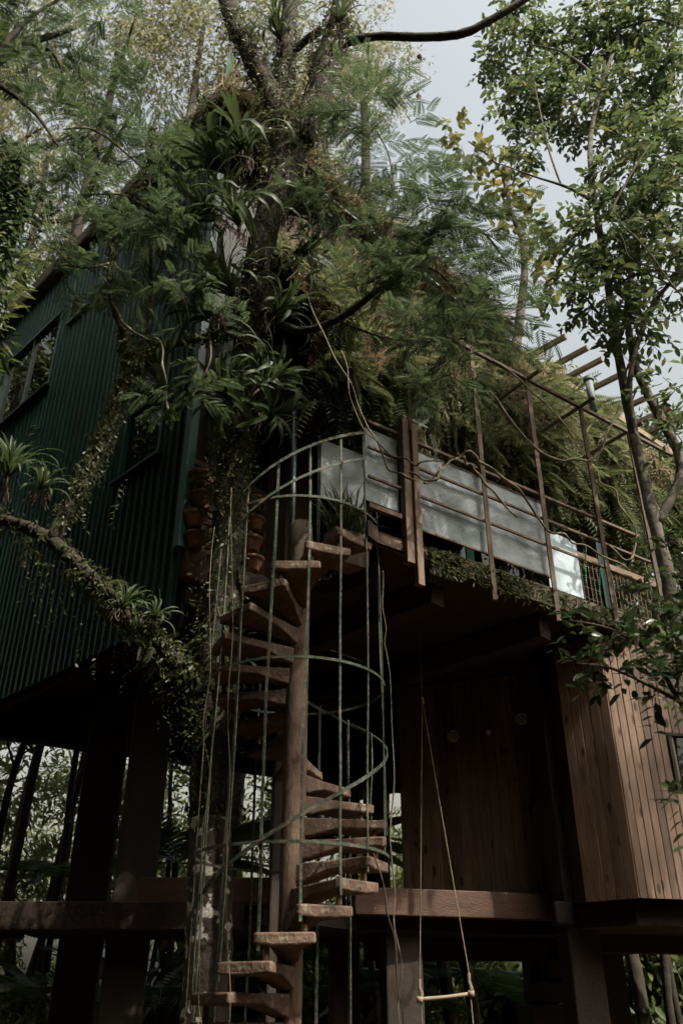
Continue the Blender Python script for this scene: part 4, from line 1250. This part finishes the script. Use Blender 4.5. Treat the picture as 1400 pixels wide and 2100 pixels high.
def bromeliad(px, py, Y, size, lean, lab, n=26, droop=0, group=None):
    n = int(n * 1.3)
    """rosette of strap leaves leaning outwards from the bark; lean = (dx, dy, dz) axis"""
    c = P(px, py, Y)
    t = thing('bromeliad', c, lab, 'bromeliad', group or 'bromeliads growing on the mossy tree')
    ax = Vector(lean).normalized()
    q = ax.to_track_quat('Z', 'Y').to_matrix().to_4x4()
    for i in range(n):
        f_ = i / n
        k = min(3, max(0, int(f_ * 4) + random.choice((-1, 0, 0)) + droop))
        s_ = size * 1.62 * random.uniform(.62, 1.08) * (.75 + .35 * f_)
        m = Matrix.Translation(c) @ q @ Matrix.Rotation(i * 2.399 + random.uniform(-.3, .3), 4, 'Z') @ Matrix.Rotation(R(22 - 40 * f_ + random.uniform(-8, 8)), 4, 'X') @ Matrix.Scale(s_, 4)
        link('leaf', strap_me[k], t, m)
    for i in range(5):      # dead leaves hanging from the base
        m = Matrix.Translation(c) @ q @ Matrix.Rotation(random.uniform(0, 6.3), 4, 'Z') @ Matrix.Rotation(R(-35), 4, 'X') @ Matrix.Scale(size * random.uniform(.5, .9), 4)
        link('dead_leaf', dead_me, t, m)
    rts = MB()
    for i in range(22):
        a = c + Vector((random.uniform(-.08, .08), random.uniform(-.08, .04), -.02))
        b = a + Vector((random.uniform(-.08, .08), random.uniform(-.05, .05), -random.uniform(.2, .6) * size))
        rts.tube([a, (a + b) / 2 + Vector((random.uniform(-.03, .03), 0, 0)), b], [.006, .005, .003], 4, 3)
    rts.build('roots', M['dry_leaf'], t)
    return t
BR = [
    (470, 360, 7.1, .72, (-.6, -.5, .7), 'large upper bromeliad spreading left of the trunk below the fork', 30, 0),
    (505, 325, 7.05, .66, (-.2, -.7, .7), 'bromeliad on the front of the trunk just below the fork', 28, 0),
    (455, 455, 7.15, .66, (-.8, -.4, .3), 'bromeliad at the left edge of the big upper clump', 26, 1),
    (492, 465, 7.1, .66, (-.3, -.9, .35), 'dark bromeliad in the middle of the big upper clump', 28, 1),
    (590, 440, 7.3, .60, (.8, -.3, .3), 'bromeliad with drooping pale leaves right of the upper trunk', 24, 1),
    (600, 520, 7.3, .55, (.9, -.3, -.1), 'bromeliad hanging lowest on the right of the upper clump', 20, 1),
    (480, 610, 7.45, .62, (-.5, -.6, .6), 'bromeliad left of the trunk where the side branches leave', 26, 0),
    (558, 650, 7.45, .50, (.7, -.4, .5), 'bromeliad right of the trunk where the side branches leave', 24, 0),
    (450, 650, 7.5, .50, (-.9, -.3, .2), 'small bromeliad above the left side branch', 20, 1),
    (530, 800, 7.6, .56, (.7, -.5, .4), 'bright strap-leaved bromeliad above the hand rail', 26, 0),
    (480, 830, 7.65, .56, (-.3, -.8, .0), 'bromeliad with long leaves hanging down the trunk', 26, 1),
    (545, 850, 7.6, .46, (.6, -.6, -.3), 'lowest bromeliad with pale leaves hanging over the hand rail', 16, 1),
    (575, 85, 7.15, .60, (-.2, -.7, .5), 'bromeliad high up at the top edge between the forks', 24, 1),
    (690, 55, 6.9, .40, (.3, -.6, .6), 'small bromeliad where the level bough leaves the right fork', 16, 0),
    (15, 985, 6.9, .44, (.2, -.5, .8), 'bromeliad at the left picture edge on the low limb', 26, 0),
    (80, 1010, 7.2, .30, (.4, -.5, .6), 'smaller bromeliad on the low limb in front of the green wall', 18, 0),
    (250, 1250, 7.6, .26, (.3, -.5, .7), 'small fern-like bromeliad midway along the low limb', 16, 0),
    (310, 1270, 7.7, .26, (.6, -.5, .5), 'tiny strap-leaved plant on the low limb near the trunk', 12, 1),
]
for b in BR: bromeliad(*b)

# ================================================================== right-hand broadleaf tree
rt = thing('broadleaf_tree', Vector((3.86, 8.5, 0)), 'slender broadleaf tree with pale mottled trunk on the right', 'tree')
rp_ = [Vector((3.86, 8.5, -.1)), Vector((3.83, 8.5, 2.0))] + PP([(1392, 1290, 8.50), (1368, 1180, 8.45), (1338, 1060, 8.40), (1305, 920, 8.40), (1280, 800, 8.40), (1262, 690, 8.40), (1245, 580, 8.40), (1228, 470, 8.40), (1214, 380, 8.40), (1210, 280, 8.50), (1235, 170, 8.60), (1270, 60, 8.70), (1290, -80, 8.90)])
MB().tube(rp_, [.085, .08, .076, .074, .068, .062, .057, .052, .048, .045, .04, .037, .033, .028, .02], 12, 5, .07).build('trunk', M['bark_pale'], rt, smooth=True)
for pts, rad in (
    ([(1345, 1080, 8.40), (1395, 960, 8.30), (1350, 850, 8.30), (1305, 760, 8.30), (1285, 640, 8.30), (1300, 520, 8.20), (1340, 380, 8.10)], [.05, .055, .055, .05, .04, .03, .02]),
    ([(1305, 920, 8.40), (1290, 780, 8.25), (1330, 640, 8.10), (1390, 560, 7.90), (1450, 480, 7.80)], [.03, .035, .03, .025, .02]),
    ([(1218, 415, 8.40), (1165, 385, 8.40), (1095, 362, 8.40), (1030, 338, 8.40), (1000, 330, 8.40)], [.03, .022, .014, .008, .005]),
    ([(1150, 380, 8.40), (1125, 310, 8.45), (1108, 235, 8.50), (1090, 150, 8.60)], [.016, .014, .011, .006]),
    ([(1214, 390, 8.40), (1280, 330, 8.30), (1340, 280, 8.20), (1400, 200, 8.10)], [.03, .025, .02, .012]),
    ([(1262, 690, 8.40), (1200, 610, 8.30), (1160, 560, 8.20), (1130, 520, 8.20)], [.02, .016, .01, .006]),
    ([(1235, 170, 8.60), (1160, 110, 8.70), (1080, 90, 8.90)], [.025, .018, .01]),
    ([(1270, 60, 8.70), (1340, 40, 8.50), (1400, 60, 8.30)], [.02, .016, .01]),
    ([(1250, 600, 8.30), (1310, 560, 8.10), (1380, 590, 7.90), (1420, 640, 7.90)], [.018, .014, .01, .006])):
    MB().tube(PP(pts), rad, 8, 5, .1).build('branch', M['bark_pale'], rt, smooth=True)
F5 = [(1065, 95, 9.30, 70), (1120, 200, 9.10, 75), (1060, 210, 9.10, 50), (1180, 85, 9.10, 70), (1260, 60, 8.90, 75), (1340, 50, 8.70, 75), (1300, 175, 8.70, 75), (1380, 160, 8.50, 70), (1195, 230, 8.90, 60), (1250, 260, 8.70, 50),
      (1340, 290, 8.10, 75), (1275, 375, 8.10, 70), (1380, 400, 7.90, 75), (1235, 470, 8.10, 65), (1185, 520, 8.10, 55), (1330, 520, 7.90, 75), (1395, 570, 7.90, 60), (1230, 610, 8.00, 65), (1310, 660, 7.90, 60), (1150, 600, 8.10, 30),
      (1080, 300, 8.90, 40), (1330, 430, 7.90, 60), (1255, 540, 8.00, 50), (1140, 470, 8.20, 35), (1390, 300, 7.90, 60), (1395, 790, 7.90, 40), (1350, 760, 7.90, 25), (1390, 880, 7.90, 28), (1000, 130, 9.30, 25), (1060, 20, 9.30, 45)]
a5, tw5 = crown_broad([blob(*b) for b in F5], T_BROAD, .135, n_twig=262, leaves=8, twig_len=.34, down=.3)
leafy('crown', a5, G['broad'], rt)
leafy('twigs', twigs_arrays(tw5, .006), M['twig'], rt, 'stuff')

# yellowing lobed-leaf tree in the gap of sky
yt = thing('yellowing_tree', Vector((2.4, 12.2, 0)), 'distant tree with yellowing leaves in the gap of sky', 'tree')
ypts = [Vector((2.4, 12.2, 0)), Vector((2.45, 12.2, 8)), P(1075, 560, 12), P(1050, 440, 12), P(1020, 340, 12), P(960, 290, 12)]
MB().tube(ypts, [.16, .13, .07, .05, .03, .015], 9, 4, .08).build('trunk', M['bark_pale'], yt, smooth=True)
F6 = [(960, 300, 12, 45), (1020, 320, 12, 45), (1050, 400, 12, 45), (1000, 380, 12, 40), (1105, 430, 12, 35), (1060, 480, 12, 35), (930, 270, 12, 30), (1090, 520, 12, 35), (1130, 560, 12, 35)]
a6, tw6 = crown_broad([blob(*b) for b in F6], T_WIDE, .20, n_twig=60, leaves=6, twig_len=.4)
leafy('crown', a6, G['yellow'], yt); leafy('twigs', twigs_arrays(tw6, .008), M['twig'], yt, 'stuff')

# glossy shrub in front at lower right
gs = thing('glossy_shrub', Vector((2.75, 5.6, 0)), 'glossy-leaved shrub reaching in at the right below the balcony', 'shrub')
for pts in ([Vector((2.75, 5.6, 0)), Vector((2.7, 5.6, 2.2)), P(1395, 1440, 5.7), P(1330, 1340, 5.7), P(1250, 1290, 5.7), P(1165, 1272, 5.7)], [P(1395, 1440, 5.7), P(1380, 1330, 5.8), P(1340, 1230, 5.9), P(1320, 1150, 6.0)],
            [P(1395, 1440, 5.7), P(1320, 1400, 5.6), P(1250, 1370, 5.6), P(1180, 1360, 5.6)]):
    MB().tube(pts, [.035, .03, .02, .014, .01, .005][:len(pts)] if len(pts) == 6 else [.016, .012, .009, .004], 7, 4, .1).build('stem', M['twig'], gs, smooth=True)
F7 = [(1350, 1200, 5.9, 50), (1390, 1270, 5.8, 55), (1320, 1290, 5.8, 50), (1250, 1290, 5.7, 38), (1190, 1276, 5.7, 20), (1390, 1360, 5.7, 55), (1320, 1350, 5.6, 45), (1250, 1365, 5.6, 32), (1195, 1360, 5.6, 18), (1385, 1440, 5.7, 45), (1340, 1430, 5.6, 25), (1360, 1130, 6.0, 35), (1395, 1640, 5.7, 14)]
a7, tw7 = crown_broad([blob(*b) for b in F7], T_BROAD, .105, n_twig=420, leaves=8, twig_len=.20, down=.05, flat=.9)
leafy('crown', a7, G['gloss'], gs); leafy('twigs', twigs_arrays(tw7, .004), M['twig'], gs, 'stuff')

# ================================================================== dark overhanging tree at the top left, weeping strands
ot = thing('overhanging_tree', Vector((-5.2, 6.2, 0)), 'dark overhanging tree with weeping strands at the top left', 'tree')
opts = [Vector((-5.2, 6.2, 0)), Vector((-5.0, 6.3, 6)), Vector((-4.6, 6.4, 10)), P(-40, 150, 6.6), P(60, 90, 6.7), P(150, 60, 6.8)]
MB().tube(opts, [.25, .22, .17, .10, .05, .02], 10, 5, .1).build('trunk', M['bark'], ot, smooth=True)
for pts in ([P(-40, 150, 6.6), P(60, 220, 6.6), P(120, 300, 6.6)], [P(-40, 150, 6.6), P(70, 30, 6.8), P(200, -40, 7)], [P(60, 90, 6.7), P(110, 110, 6.8), P(135, 170, 6.8)]):
    MB().tube(pts, [.04, .025, .01], 7, 5, .1).build('branch', M['bark'], ot, smooth=True)
F3 = [(30, 60, 6.6, 75), (100, 40, 6.8, 70), (40, 170, 6.6, 65), (15, 260, 6.5, 55), (150, 90, 6.8, 55), (200, 30, 7.0, 60), (90, 150, 6.8, 45), (230, 120, 7.2, 40), (20, 340, 6.5, 35), (170, 170, 7.0, 40)]
a3, tw3 = crown_frond([blob(*b) for b in F3], T_FROND, .23, 60, 7, .34)
leafy('crown', a3, G['feather'], ot); leafy('twigs', twigs_arrays(tw3, .006), M['twig'], ot, 'stuff')
rs = [(rng.uniform(-10, 62), rng.uniform(280, 400), 6.5, rng.uniform(.4, 1.5)) for i in range(30)] + [(rng.uniform(0, 120), rng.uniform(330, 420), 6.6, rng.uniform(.3, .8)) for i in range(10)]
leafy('weeping_strands', runners(rs, .10, .03), G['feather'], ot, 'stuff')
leafy('weeping_strands', runners([(x, y, Y, L) for x, y, Y, L in rs], .07, .05), G['vine'], ot, 'stuff')

# ================================================================== background trees
def crown_far(n, rx, rz, size, clumps=14, tmpl=T_RHOMB):
    """free-standing crown mesh centred on the origin: leaves bunched on clumps, gaps between"""
    u = unit(clumps); cc = u * (rng.random(clumps) ** .45)[:, None] * np.array((rx, rx, rz))
    rr = rng.uniform(.22, .42, clumps) * min(rx, rz)
    idx = rng.integers(0, clumps, n)
    p = cc[idx] + unit(n) * (rr[idx] * rng.random(n) ** .5)[:, None]
    d = (p / np.array((rx, rx, rz))) * .8 + rng.normal(size=(n, 3)) * .7; d[:, 2] -= .35
    up = np.tile((0., 0., 1.), (n, 1)) + rng.normal(size=(n, 3)) * .6
    return scatter(tmpl[0], tmpl[1], frames(d, up), size * rng.uniform(.6, 1.3, n), p)
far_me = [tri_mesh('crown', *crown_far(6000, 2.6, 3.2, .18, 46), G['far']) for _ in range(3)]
wood_me = [tri_mesh('crown', *crown_far(7000, 2.0, 2.6, .22, 24), G['forest']) for _ in range(3)]
bush_me = [tri_mesh('crown', *crown_far(4200, 1.1, .95, .16, 16, T_BROAD), G['under']) for _ in range(3)]
slim_me = [tri_mesh('crown', *crown_far(3000, 1.1, 2.4, .17, 20), G['under']) for _ in range(2)]
def scale_xyz(a, b, c): return Matrix.Diagonal((a, b, c, 1))
def far_tree(name, x, y, h, r, mesh, lab, group, cs=1.0, ch=None, pale=False, lean=0.0):
    t = thing(name, (x, y, 0), lab, 'tree', group)
    sw = lambda: random.uniform(-.22, .22)
    pts = [Vector((x, y, -.2))] + [Vector((x + lean * h * q + sw(), y + sw(), h * q)) for q in (.18, .36, .54, .72, .88, 1.0)]
    b = MB().tube(pts, [r * k for k in (1.15, 1, .95, .85, .7, .5, .3)], 9, 4, .07)
    top = pts[-1]
    for q in range(0 if cs < .65 else 4):
        a = pts[random.choice((3, 4, 5))]
        e = a + Vector((random.uniform(-1, 1), random.uniform(-1, 1), random.uniform(.3, .9))) * (h * .07)
        b.tube([a, (a + e) / 2 + Vector((sw(), sw(), 0)) * .5, e], [r * .4, r * .3, r * .1], 6, 3, .1)
    b.build('trunk', M['bark_pale'] if pale else M['bark_dark'], t, smooth=True)
    link('crown', mesh, t, Matrix.Translation((top.x, top.y, ch or h)) @ Matrix.Rotation(random.uniform(0, 6), 4, 'Z') @ Matrix.Scale(cs, 4))
    return t
# tall sunlit trees behind the roof (upper left and centre)
for (px, py, Y, cs, lab) in ((250, 60, 17, 1.15, 'tall haze-paled tree behind the roof, left of the green mast'), (420, 40, 18, 1.15, 'tall haze-paled tree directly behind the green mast'),
                             (640, 60, 19, 1.1, 'tall haze-paled tree behind the forked trunk'), (745, 150, 15, .60, 'thin haze-paled tree right of the forked trunk'), (560, 250, 20, 1.1, 'haze-paled tree low behind the roof ridge'),
                             (110, 320, 18, 1.1, 'haze-paled tree beyond the left end of the green wall'), (40, 560, 19, 1.0, 'haze-paled tree low at the left edge beyond the green wall'), (0, 200, 20, 1.2, 'haze-paled tree at the top left edge behind the weeping strands')):
    c = P(px, py, Y)
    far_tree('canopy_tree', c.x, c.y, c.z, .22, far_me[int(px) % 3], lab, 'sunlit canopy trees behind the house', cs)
# far right beyond the bank
for (px, py, Y, cs, lab) in ((1380, 980, 16, .8, 'leafy tree beyond the planted bank at the right edge'), (1300, 1150, 17, .7, 'leafy tree behind the right end of the balcony')):
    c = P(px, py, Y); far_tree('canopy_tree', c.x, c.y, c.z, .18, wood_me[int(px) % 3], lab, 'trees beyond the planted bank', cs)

# slender forest trunks seen under the house
slim = [(8, 12.6, .06), (32, 13.2, .075), (58, 15.0, .085), (88, 13.8, .060), (112, 16.5, .055), (132, 14.5, .050), (150, 17, .06), (168, 15.2, .045), (186, 13.6, .04), (202, 16.0, .05), (312, 15.0, .04), (335, 14.0, .05), (372, 15.5, .07), (405, 16.5, .09), (520, 15.5, .12), (690, 15, .10), (745, 13.4, .055), (905, 15, .10), (1262, 14.5, .10), (1330, 13.4, .06), (1368, 14.0, .055), (948, 14.2, .08), (1125, 16, .08)]
ordw = ['first', 'second', 'third', 'fourth', 'fifth', 'sixth', 'seventh', 'eighth', 'ninth', 'tenth']
for i, (px, Y, r) in enumerate(slim):
    c = P(px, 1800, Y)
    if px < 210: lab = f'slender dark trunk, {ordw[i]} from the left edge under the house'
    else: lab = {312: 'thinnest trunk hugging the right side of the thick left column', 335: 'thin leaning trunk right of the thick left column', 372: 'slender trunk close behind the lichen-spotted tree, on its left', 405: 'dark trunk hidden partly by the lichen-spotted tree', 520: 'thick dark trunk seen through the left of the stair cage', 690: 'dark trunk right of the stair column at the bottom',
                 745: 'pale leaning trunk below the reddish beam', 905: 'dark trunk behind the trapeze bar', 1262: 'dark trunk right of the thick right column', 1330: 'thin upright trunk under the timber room', 1368: 'thinnest upright trunk under the timber room, at the right edge', 948: 'dark trunk beside the straight concrete stair', 1125: 'trunk between the straight stair and the thick right column'}[px]
    far_tree('forest_tree', c.x, c.y, 8.5 + 2.0 * random.random(), r, slim_me[i % 2], lab, 'forest trunks under the house', 1.0, None, px in (745, 520), random.uniform(-.06, .06))

thin_me = [tri_mesh('crown', *crown_far(2400, 2.0, 2.4, .24, 24), G['under']) for _ in range(2)]
for i, (x, y, z, cs, lab) in enumerate(((-7.0, 18, 6.0, 1.0, 'leafy tree far left behind the slender trunks'), (-4.6, 19, 5.0, .9, 'leafy tree behind the slender trunks'), (-2.6, 20, 5.5, .95, 'leafy tree behind the thick left columns'), (-.4, 20, 4.4, .9, 'leafy tree far behind the spiral stair'),
                                        (1.6, 20, 4.2, .9, 'leafy tree far behind the trapeze'), (4.4, 19, 4.6, .9, 'leafy tree far behind the right column'), (7.0, 18, 5.5, 1.0, 'leafy tree far behind the timber room'), (-5.6, 15.6, 3.0, .7, 'low leafy tree left of the slender trunks'), (-8.2, 23, 5.0, 1.0, 'distant leafy tree at the left edge beyond the slender trunks'), (-6.2, 24.5, 6.5, 1.0, 'distant leafy tree in the gap between slender trunks'), (-4.2, 25, 5.0, .9, 'distant leafy tree just left of the thick columns'))):
    far_tree('understory_tree', x, y, z, .08, thin_me[i % 2], lab, 'understory trees behind the stilts', cs)

# palms with separate fronds
pv, pf = t_frond(22, .34, .030, .45, 70)
palm_me = tri_mesh('frond', pv, pf, G['palm'])
for (px, py, Y, s_, lab) in ((120, 1790, 14.6, 1.0, 'small palm among the slender trunks at the left'), (360, 1770, 13.0, 1.7, 'palm with pale fronds behind the lichen-spotted trunk'), (330, 2040, 12.2, 1.4, 'low palm at the bottom left of the lichen-spotted trunk'),
                             (700, 1720, 14.5, 1.6, 'palm seen through the stair treads'), (960, 2000, 15.5, 1.5, 'palm behind the trapeze bar'), (780, 2020, 13.5, 1.4, 'low palm below the reddish beam'), (90, 2040, 13.4, 1.2, 'low palm at the bottom left corner')):
    c = P(px, py, Y)
    t = thing('palm', Vector((c.x, c.y, 0)), lab, 'palm', 'palms in the undergrowth')
    MB().tube([Vector((c.x, c.y, 0)), Vector((c.x + .05, c.y, c.z * .5)), c], [.06, .05, .045], 8, 4, .08).build('trunk', M['bark_dark'], t, smooth=True)
    for i in range(11):
        m = Matrix.Translation(c) @ Matrix.Rotation(i * 2.399, 4, 'Z') @ Matrix.Rotation(R(random.uniform(0, 55)), 4, 'X') @ Matrix.Scale(s_ * random.uniform(.8, 1.1), 4)
        link('frond', palm_me, t, m)
# bushes, leaf colour lightened to read as sunlit
bushes = [(-3.6, 13.5), (-2.2, 14.4), (-1.0, 14.8), (.2, 15.5), (1.3, 15.0), (2.5, 15.4), (3.6, 14.2), (4.6, 13.6), (5.4, 14.8), (-5.0, 14.5), (3.0, 17), (1.0, 17.5), (-3, 17), (4.2, 16.2), (5.0, 17.2), (5.9, 18.6), (3.9, 18.8), (2.2, 24), (3.9, 24.5), (5.8, 23.5), (7.6, 24), (.6, 25)]
blab = ['leafy bush left of the first column', 'leafy bush between the left columns', 'leafy bush behind the lichen-spotted trunk', 'leafy bush behind the stair column', 'leafy bush behind the trapeze ropes', 'leafy bush between the straight stair and right column',
        'sunlit bush under the timber room', 'sunlit bush at the right bottom corner', 'bush beyond the right bottom corner', 'leafy bush at the left bottom corner', 'far bush behind the right column', 'far bush behind the straight stair', 'far bush behind the left columns', 'tall bush under the right end of the timber room', 'sunlit bush in the gap right of the right column', 'bright bush deep in the gap at the bottom right corner', 'bright bush deep in the gap beside the right column',
        'far sunlit bush glimpsed behind the trapeze bar', 'far sunlit bush glimpsed beside the straight stair', 'far sunlit bush glimpsed under the timber room', 'far sunlit bush at the right bottom edge', 'far sunlit bush glimpsed behind the short stilts']
for i, (x, y) in enumerate(bushes):
    if i in (4, 5, 6, 7): continue          # kept clear: the far sunlit bushes show through here
    t = thing('bush', (x, y, 0), blab[i], 'bush', 'bushes behind the house')
    s_ = random.uniform(1.0, 1.45) * (1.25 if i >= 14 else (.75 if x < -3.3 else 1)) * (1.2 if y > 20 else 1)
    link('crown', bush_me[i % 3], t, Matrix.Translation((x, y, 1.25 * s_)) @ Matrix.Rotation(random.uniform(0, 6), 4, 'Z') @ scale_xyz(s_, s_, s_ * 1.35))
    MB().tube([(x, y, 0), (x + .05, y, .9)], [.03, .015], 6, 1).build('stem', M['twig'], t)

# the forest that closes the clearing all round (one mass)
parts = []
nn = 60
for i in range(nn):
    a = 2 * math.pi * i / nn + random.uniform(-.05, .05)
    front = math.cos(a - math.pi / 2)            # 1 straight ahead
    r = random.uniform(21, 29)
    x, y = r * math.cos(a), 4 + r * math.sin(a)
    h = random.uniform(2.2, 3.6) if front > .72 else random.uniform(10, 16)
    n = 1100 if front > .72 else (2600 if front > .3 else 1500)
    big = 1.0 if front > .3 else 1.5
    V, F = crown_far(n, 2.6, h * .55, .30 * big, 22)
    V = V + np.array((x, y, h * .52))
    parts.append((V, F))
wood = leafy('forest', cat(parts), G['forest'], None, 'stuff')
tag(wood, 'green wall of forest closing in all round the clearing', 'forest')

# unseen trees added to shade the clearing and darken the window reflections
dense_me = [tri_mesh('crown', *crown_far(9000, 3.2, 3.2, .42, 34, t_rhomb(.45)), G['forest']) for _ in range(2)]
for i, (x, y, z, cs) in enumerate(((-8.0, 0.8, 8.0, 1.2), (-10.2, 5.5, 8.5, 1.1), (-4.0, -3.0, 9.0, 1.25), (0.5, -5.0, 9.0, 1.3), (-10, -2, 11, 1.5), (-6, -7, 12, 1.6), (1, -9, 13, 1.7), (-5.0, 1.0, 15.5, 1.2), (-1.5, -2.5, 15.5, 1.3), (-9, 3, 15, 1.4), (4.5, -4.0, 7.5, 1.1), (7.5, -3, 6.5, 1.2), (-3, -6.5, 3.2, 1.2), (3, -6.5, 3.2, 1.2), (-8, -3, 3, 1.2), (8.5, -4, 3, 1.2), (-7.8, 3, 3.5, 1.0), (11, 1, 3.5, 1.2), (0, -10, 4, 1.4), (-11, 1, 5, 1.4), (5.5, -6, 6, 1.3))):
    far_tree('added_shade_tree', x, y, z, .2, dense_me[i % 2], 'tall leafy tree outside the picture, added to shade the clearing', 'unseen trees added for shade', cs)
for i, (x, y, z, cs) in enumerate(((4.9, 1.0, 13.2, .9), (7.0, 2.6, 16.6, .75), (10.3, 3.3, 15.6, .5), (2.8, -1.0, 15.0, 1.1), (-9.5, 14, 15.5, 1.3), (-8.2, 10.5, 12.0, 1.2), (-12, 12, 12, 1.4), (-9.5, 9, 17, 1.3))):
    far_tree('added_shade_tree', x, y, z, .2, thin_me[i % 2] if i in (0, 1, 2) else wood_me[i % 3], 'tall leafy tree outside the picture, added to shade the clearing', 'unseen trees added for shade', cs)

# ================================================================== lianas and cords hanging free
def liana(pts, r, lab, mat='liana', name='liana'):
    p = PP(pts)
    rr = [r] * len(p)
    if len(p) > 2:                      # kinks and uneven thickness
        p, rr = spline(p, rr, 3)
        rn = random.Random(lab)
        p = [p[0]] + [q + Vector((rn.gauss(0, .016), rn.gauss(0, .02), rn.gauss(0, .01))) for q in p[1:-1]] + [p[-1]]
        rr = [q * rn.uniform(.65, 1.35) for q in rr]
    b = MB().tube(p, rr, 6, 4, .08)
    o = b.build(name, M[mat], None, smooth=True)
    tag(o, lab, 'liana' if name == 'liana' else name, 'lianas and cords hanging in front of the house')
    return o
liana([(648, -20, 6.6), (640, 120, 6.6)], .006, 'thin cord hanging at the top between the forks')
liana([(840, 90, 6.9), (838, 160, 6.9)], .004, 'short thread hanging from the level bough', 'twig')
liana([(785, 1170, 6.75), (790, 1290, 6.75), (800, 1400, 6.75), (808, 1700, 6.75), (815, 1900, 6.75), (822, 2120, 6.75)], .005, 'thin dark cord hanging just right of the stair cage', 'rope', 'cord')
liana([(765, 1750, 6.8), (800, 1840, 6.8), (812, 1970, 6.8), (825, 2120, 6.8)], .006, 'dark cord looping below the cage at the reddish beam', 'twig', 'cord')
liana([(475, 1000, 6.7), (473, 1250, 6.7), (470, 1500, 6.7), (466, 1800, 6.7), (470, 2120, 6.7)], .0032, 'pale straight liana in front of the lichen-spotted trunk, rightmost')
liana([(440, 1080, 6.8), (430, 1300, 6.8), (420, 1600, 6.8), (415, 1900, 6.8), (418, 2120, 6.8)], .0032, 'greenish liana hanging along the middle of the lichen-spotted trunk')
liana([(628, 600, 6.6), (690, 740, 6.6), (760, 880, 6.6), (800, 960, 6.6), (850, 985, 6.5)], .010, 'long brown runner slanting down across the porch to the railing')
liana([(700, 720, 6.6), (735, 860, 6.6), (790, 920, 6.6), (850, 950, 6.6), (900, 945, 6.6)], .008, 'second brown runner slanting to the railing beside the long one')
liana([(870, 990, 6.9), (905, 955, 7.0), (930, 935, 7.0), (950, 940, 7.0), (975, 965, 7.1), (1010, 1010, 7.3), (1060, 1060, 7.5)], .011, 'grey twisted liana draped over the balcony top rail')
liana([(840, 970, 6.9), (890, 985, 6.9), (920, 950, 7.0), (960, 930, 7.1), (1000, 960, 7.3), (1060, 1010, 7.6), (1130, 1090, 8.0), (1200, 1120, 8.2), (1290, 1170, 8.6)], .012, 'pale liana winding along the railing to the right')
liana([(1000, 800, 7.4), (1060, 880, 7.6), (1130, 935, 7.8), (1190, 945, 7.9), (1230, 920, 7.9), (1270, 830, 7.9)], .014, 'looping pale liana below the trellis frame')
liana([(1215, 960, 8), (1250, 1010, 8), (1300, 1080, 8), (1290, 1150, 8), (1250, 1120, 8)], .010, 'curled liana beside the right trunk')
liana([(1010, 740, 7.8), (1090, 800, 8), (1150, 860, 8.2), (1190, 930, 8.3)], .010, 'brown liana hanging from the trellis crossing')
liana([(1330, 300, 6.8), (1260, 420, 6.8), (1300, 480, 6.8), (1390, 600, 6.8)], .010, 'bare pale twig looping through the right crown')
liana([(1270, 480, 6.9), (1310, 540, 6.9), (1400, 560, 6.9)], .008, 'bare pale twig at the right edge of the crown')
liana([(228, 605, 7.2), (245, 650, 7.2), (290, 690, 7.2), (330, 705, 7.2), (338, 760, 7.2), (345, 840, 7.2)], .014, 'pale bent liana over the green wall above the lower window')
liana([(160, 545, 7.1), (200, 560, 7.1), (228, 605, 7.2)], .010, 'pale bent twig over the eave of the green wall')
liana([(80, 330, 6.9), (95, 430, 6.9), (120, 500, 6.9), (160, 545, 7.1)], .008, 'thin twig arching left of the eave')
for i, (px, py) in enumerate(((857, 190), (860, 110))):
    c = P(px, py, 6.9)
    o = leafy('dead_leaf', scatter(T_WIDE[0], T_WIDE[1], frames(np.array([(0.1, .2, -1.), (-.2, .1, -1.)]), unit(2)), np.array([.12, .10]), np.array([c, c])), M['dry_leaf'])
    tag(o, ['dead brown leaf hanging lower below the level bough', 'dead brown leaf hanging close under the level bough'][i], 'leaf', 'dead leaves hanging in the sky gap')
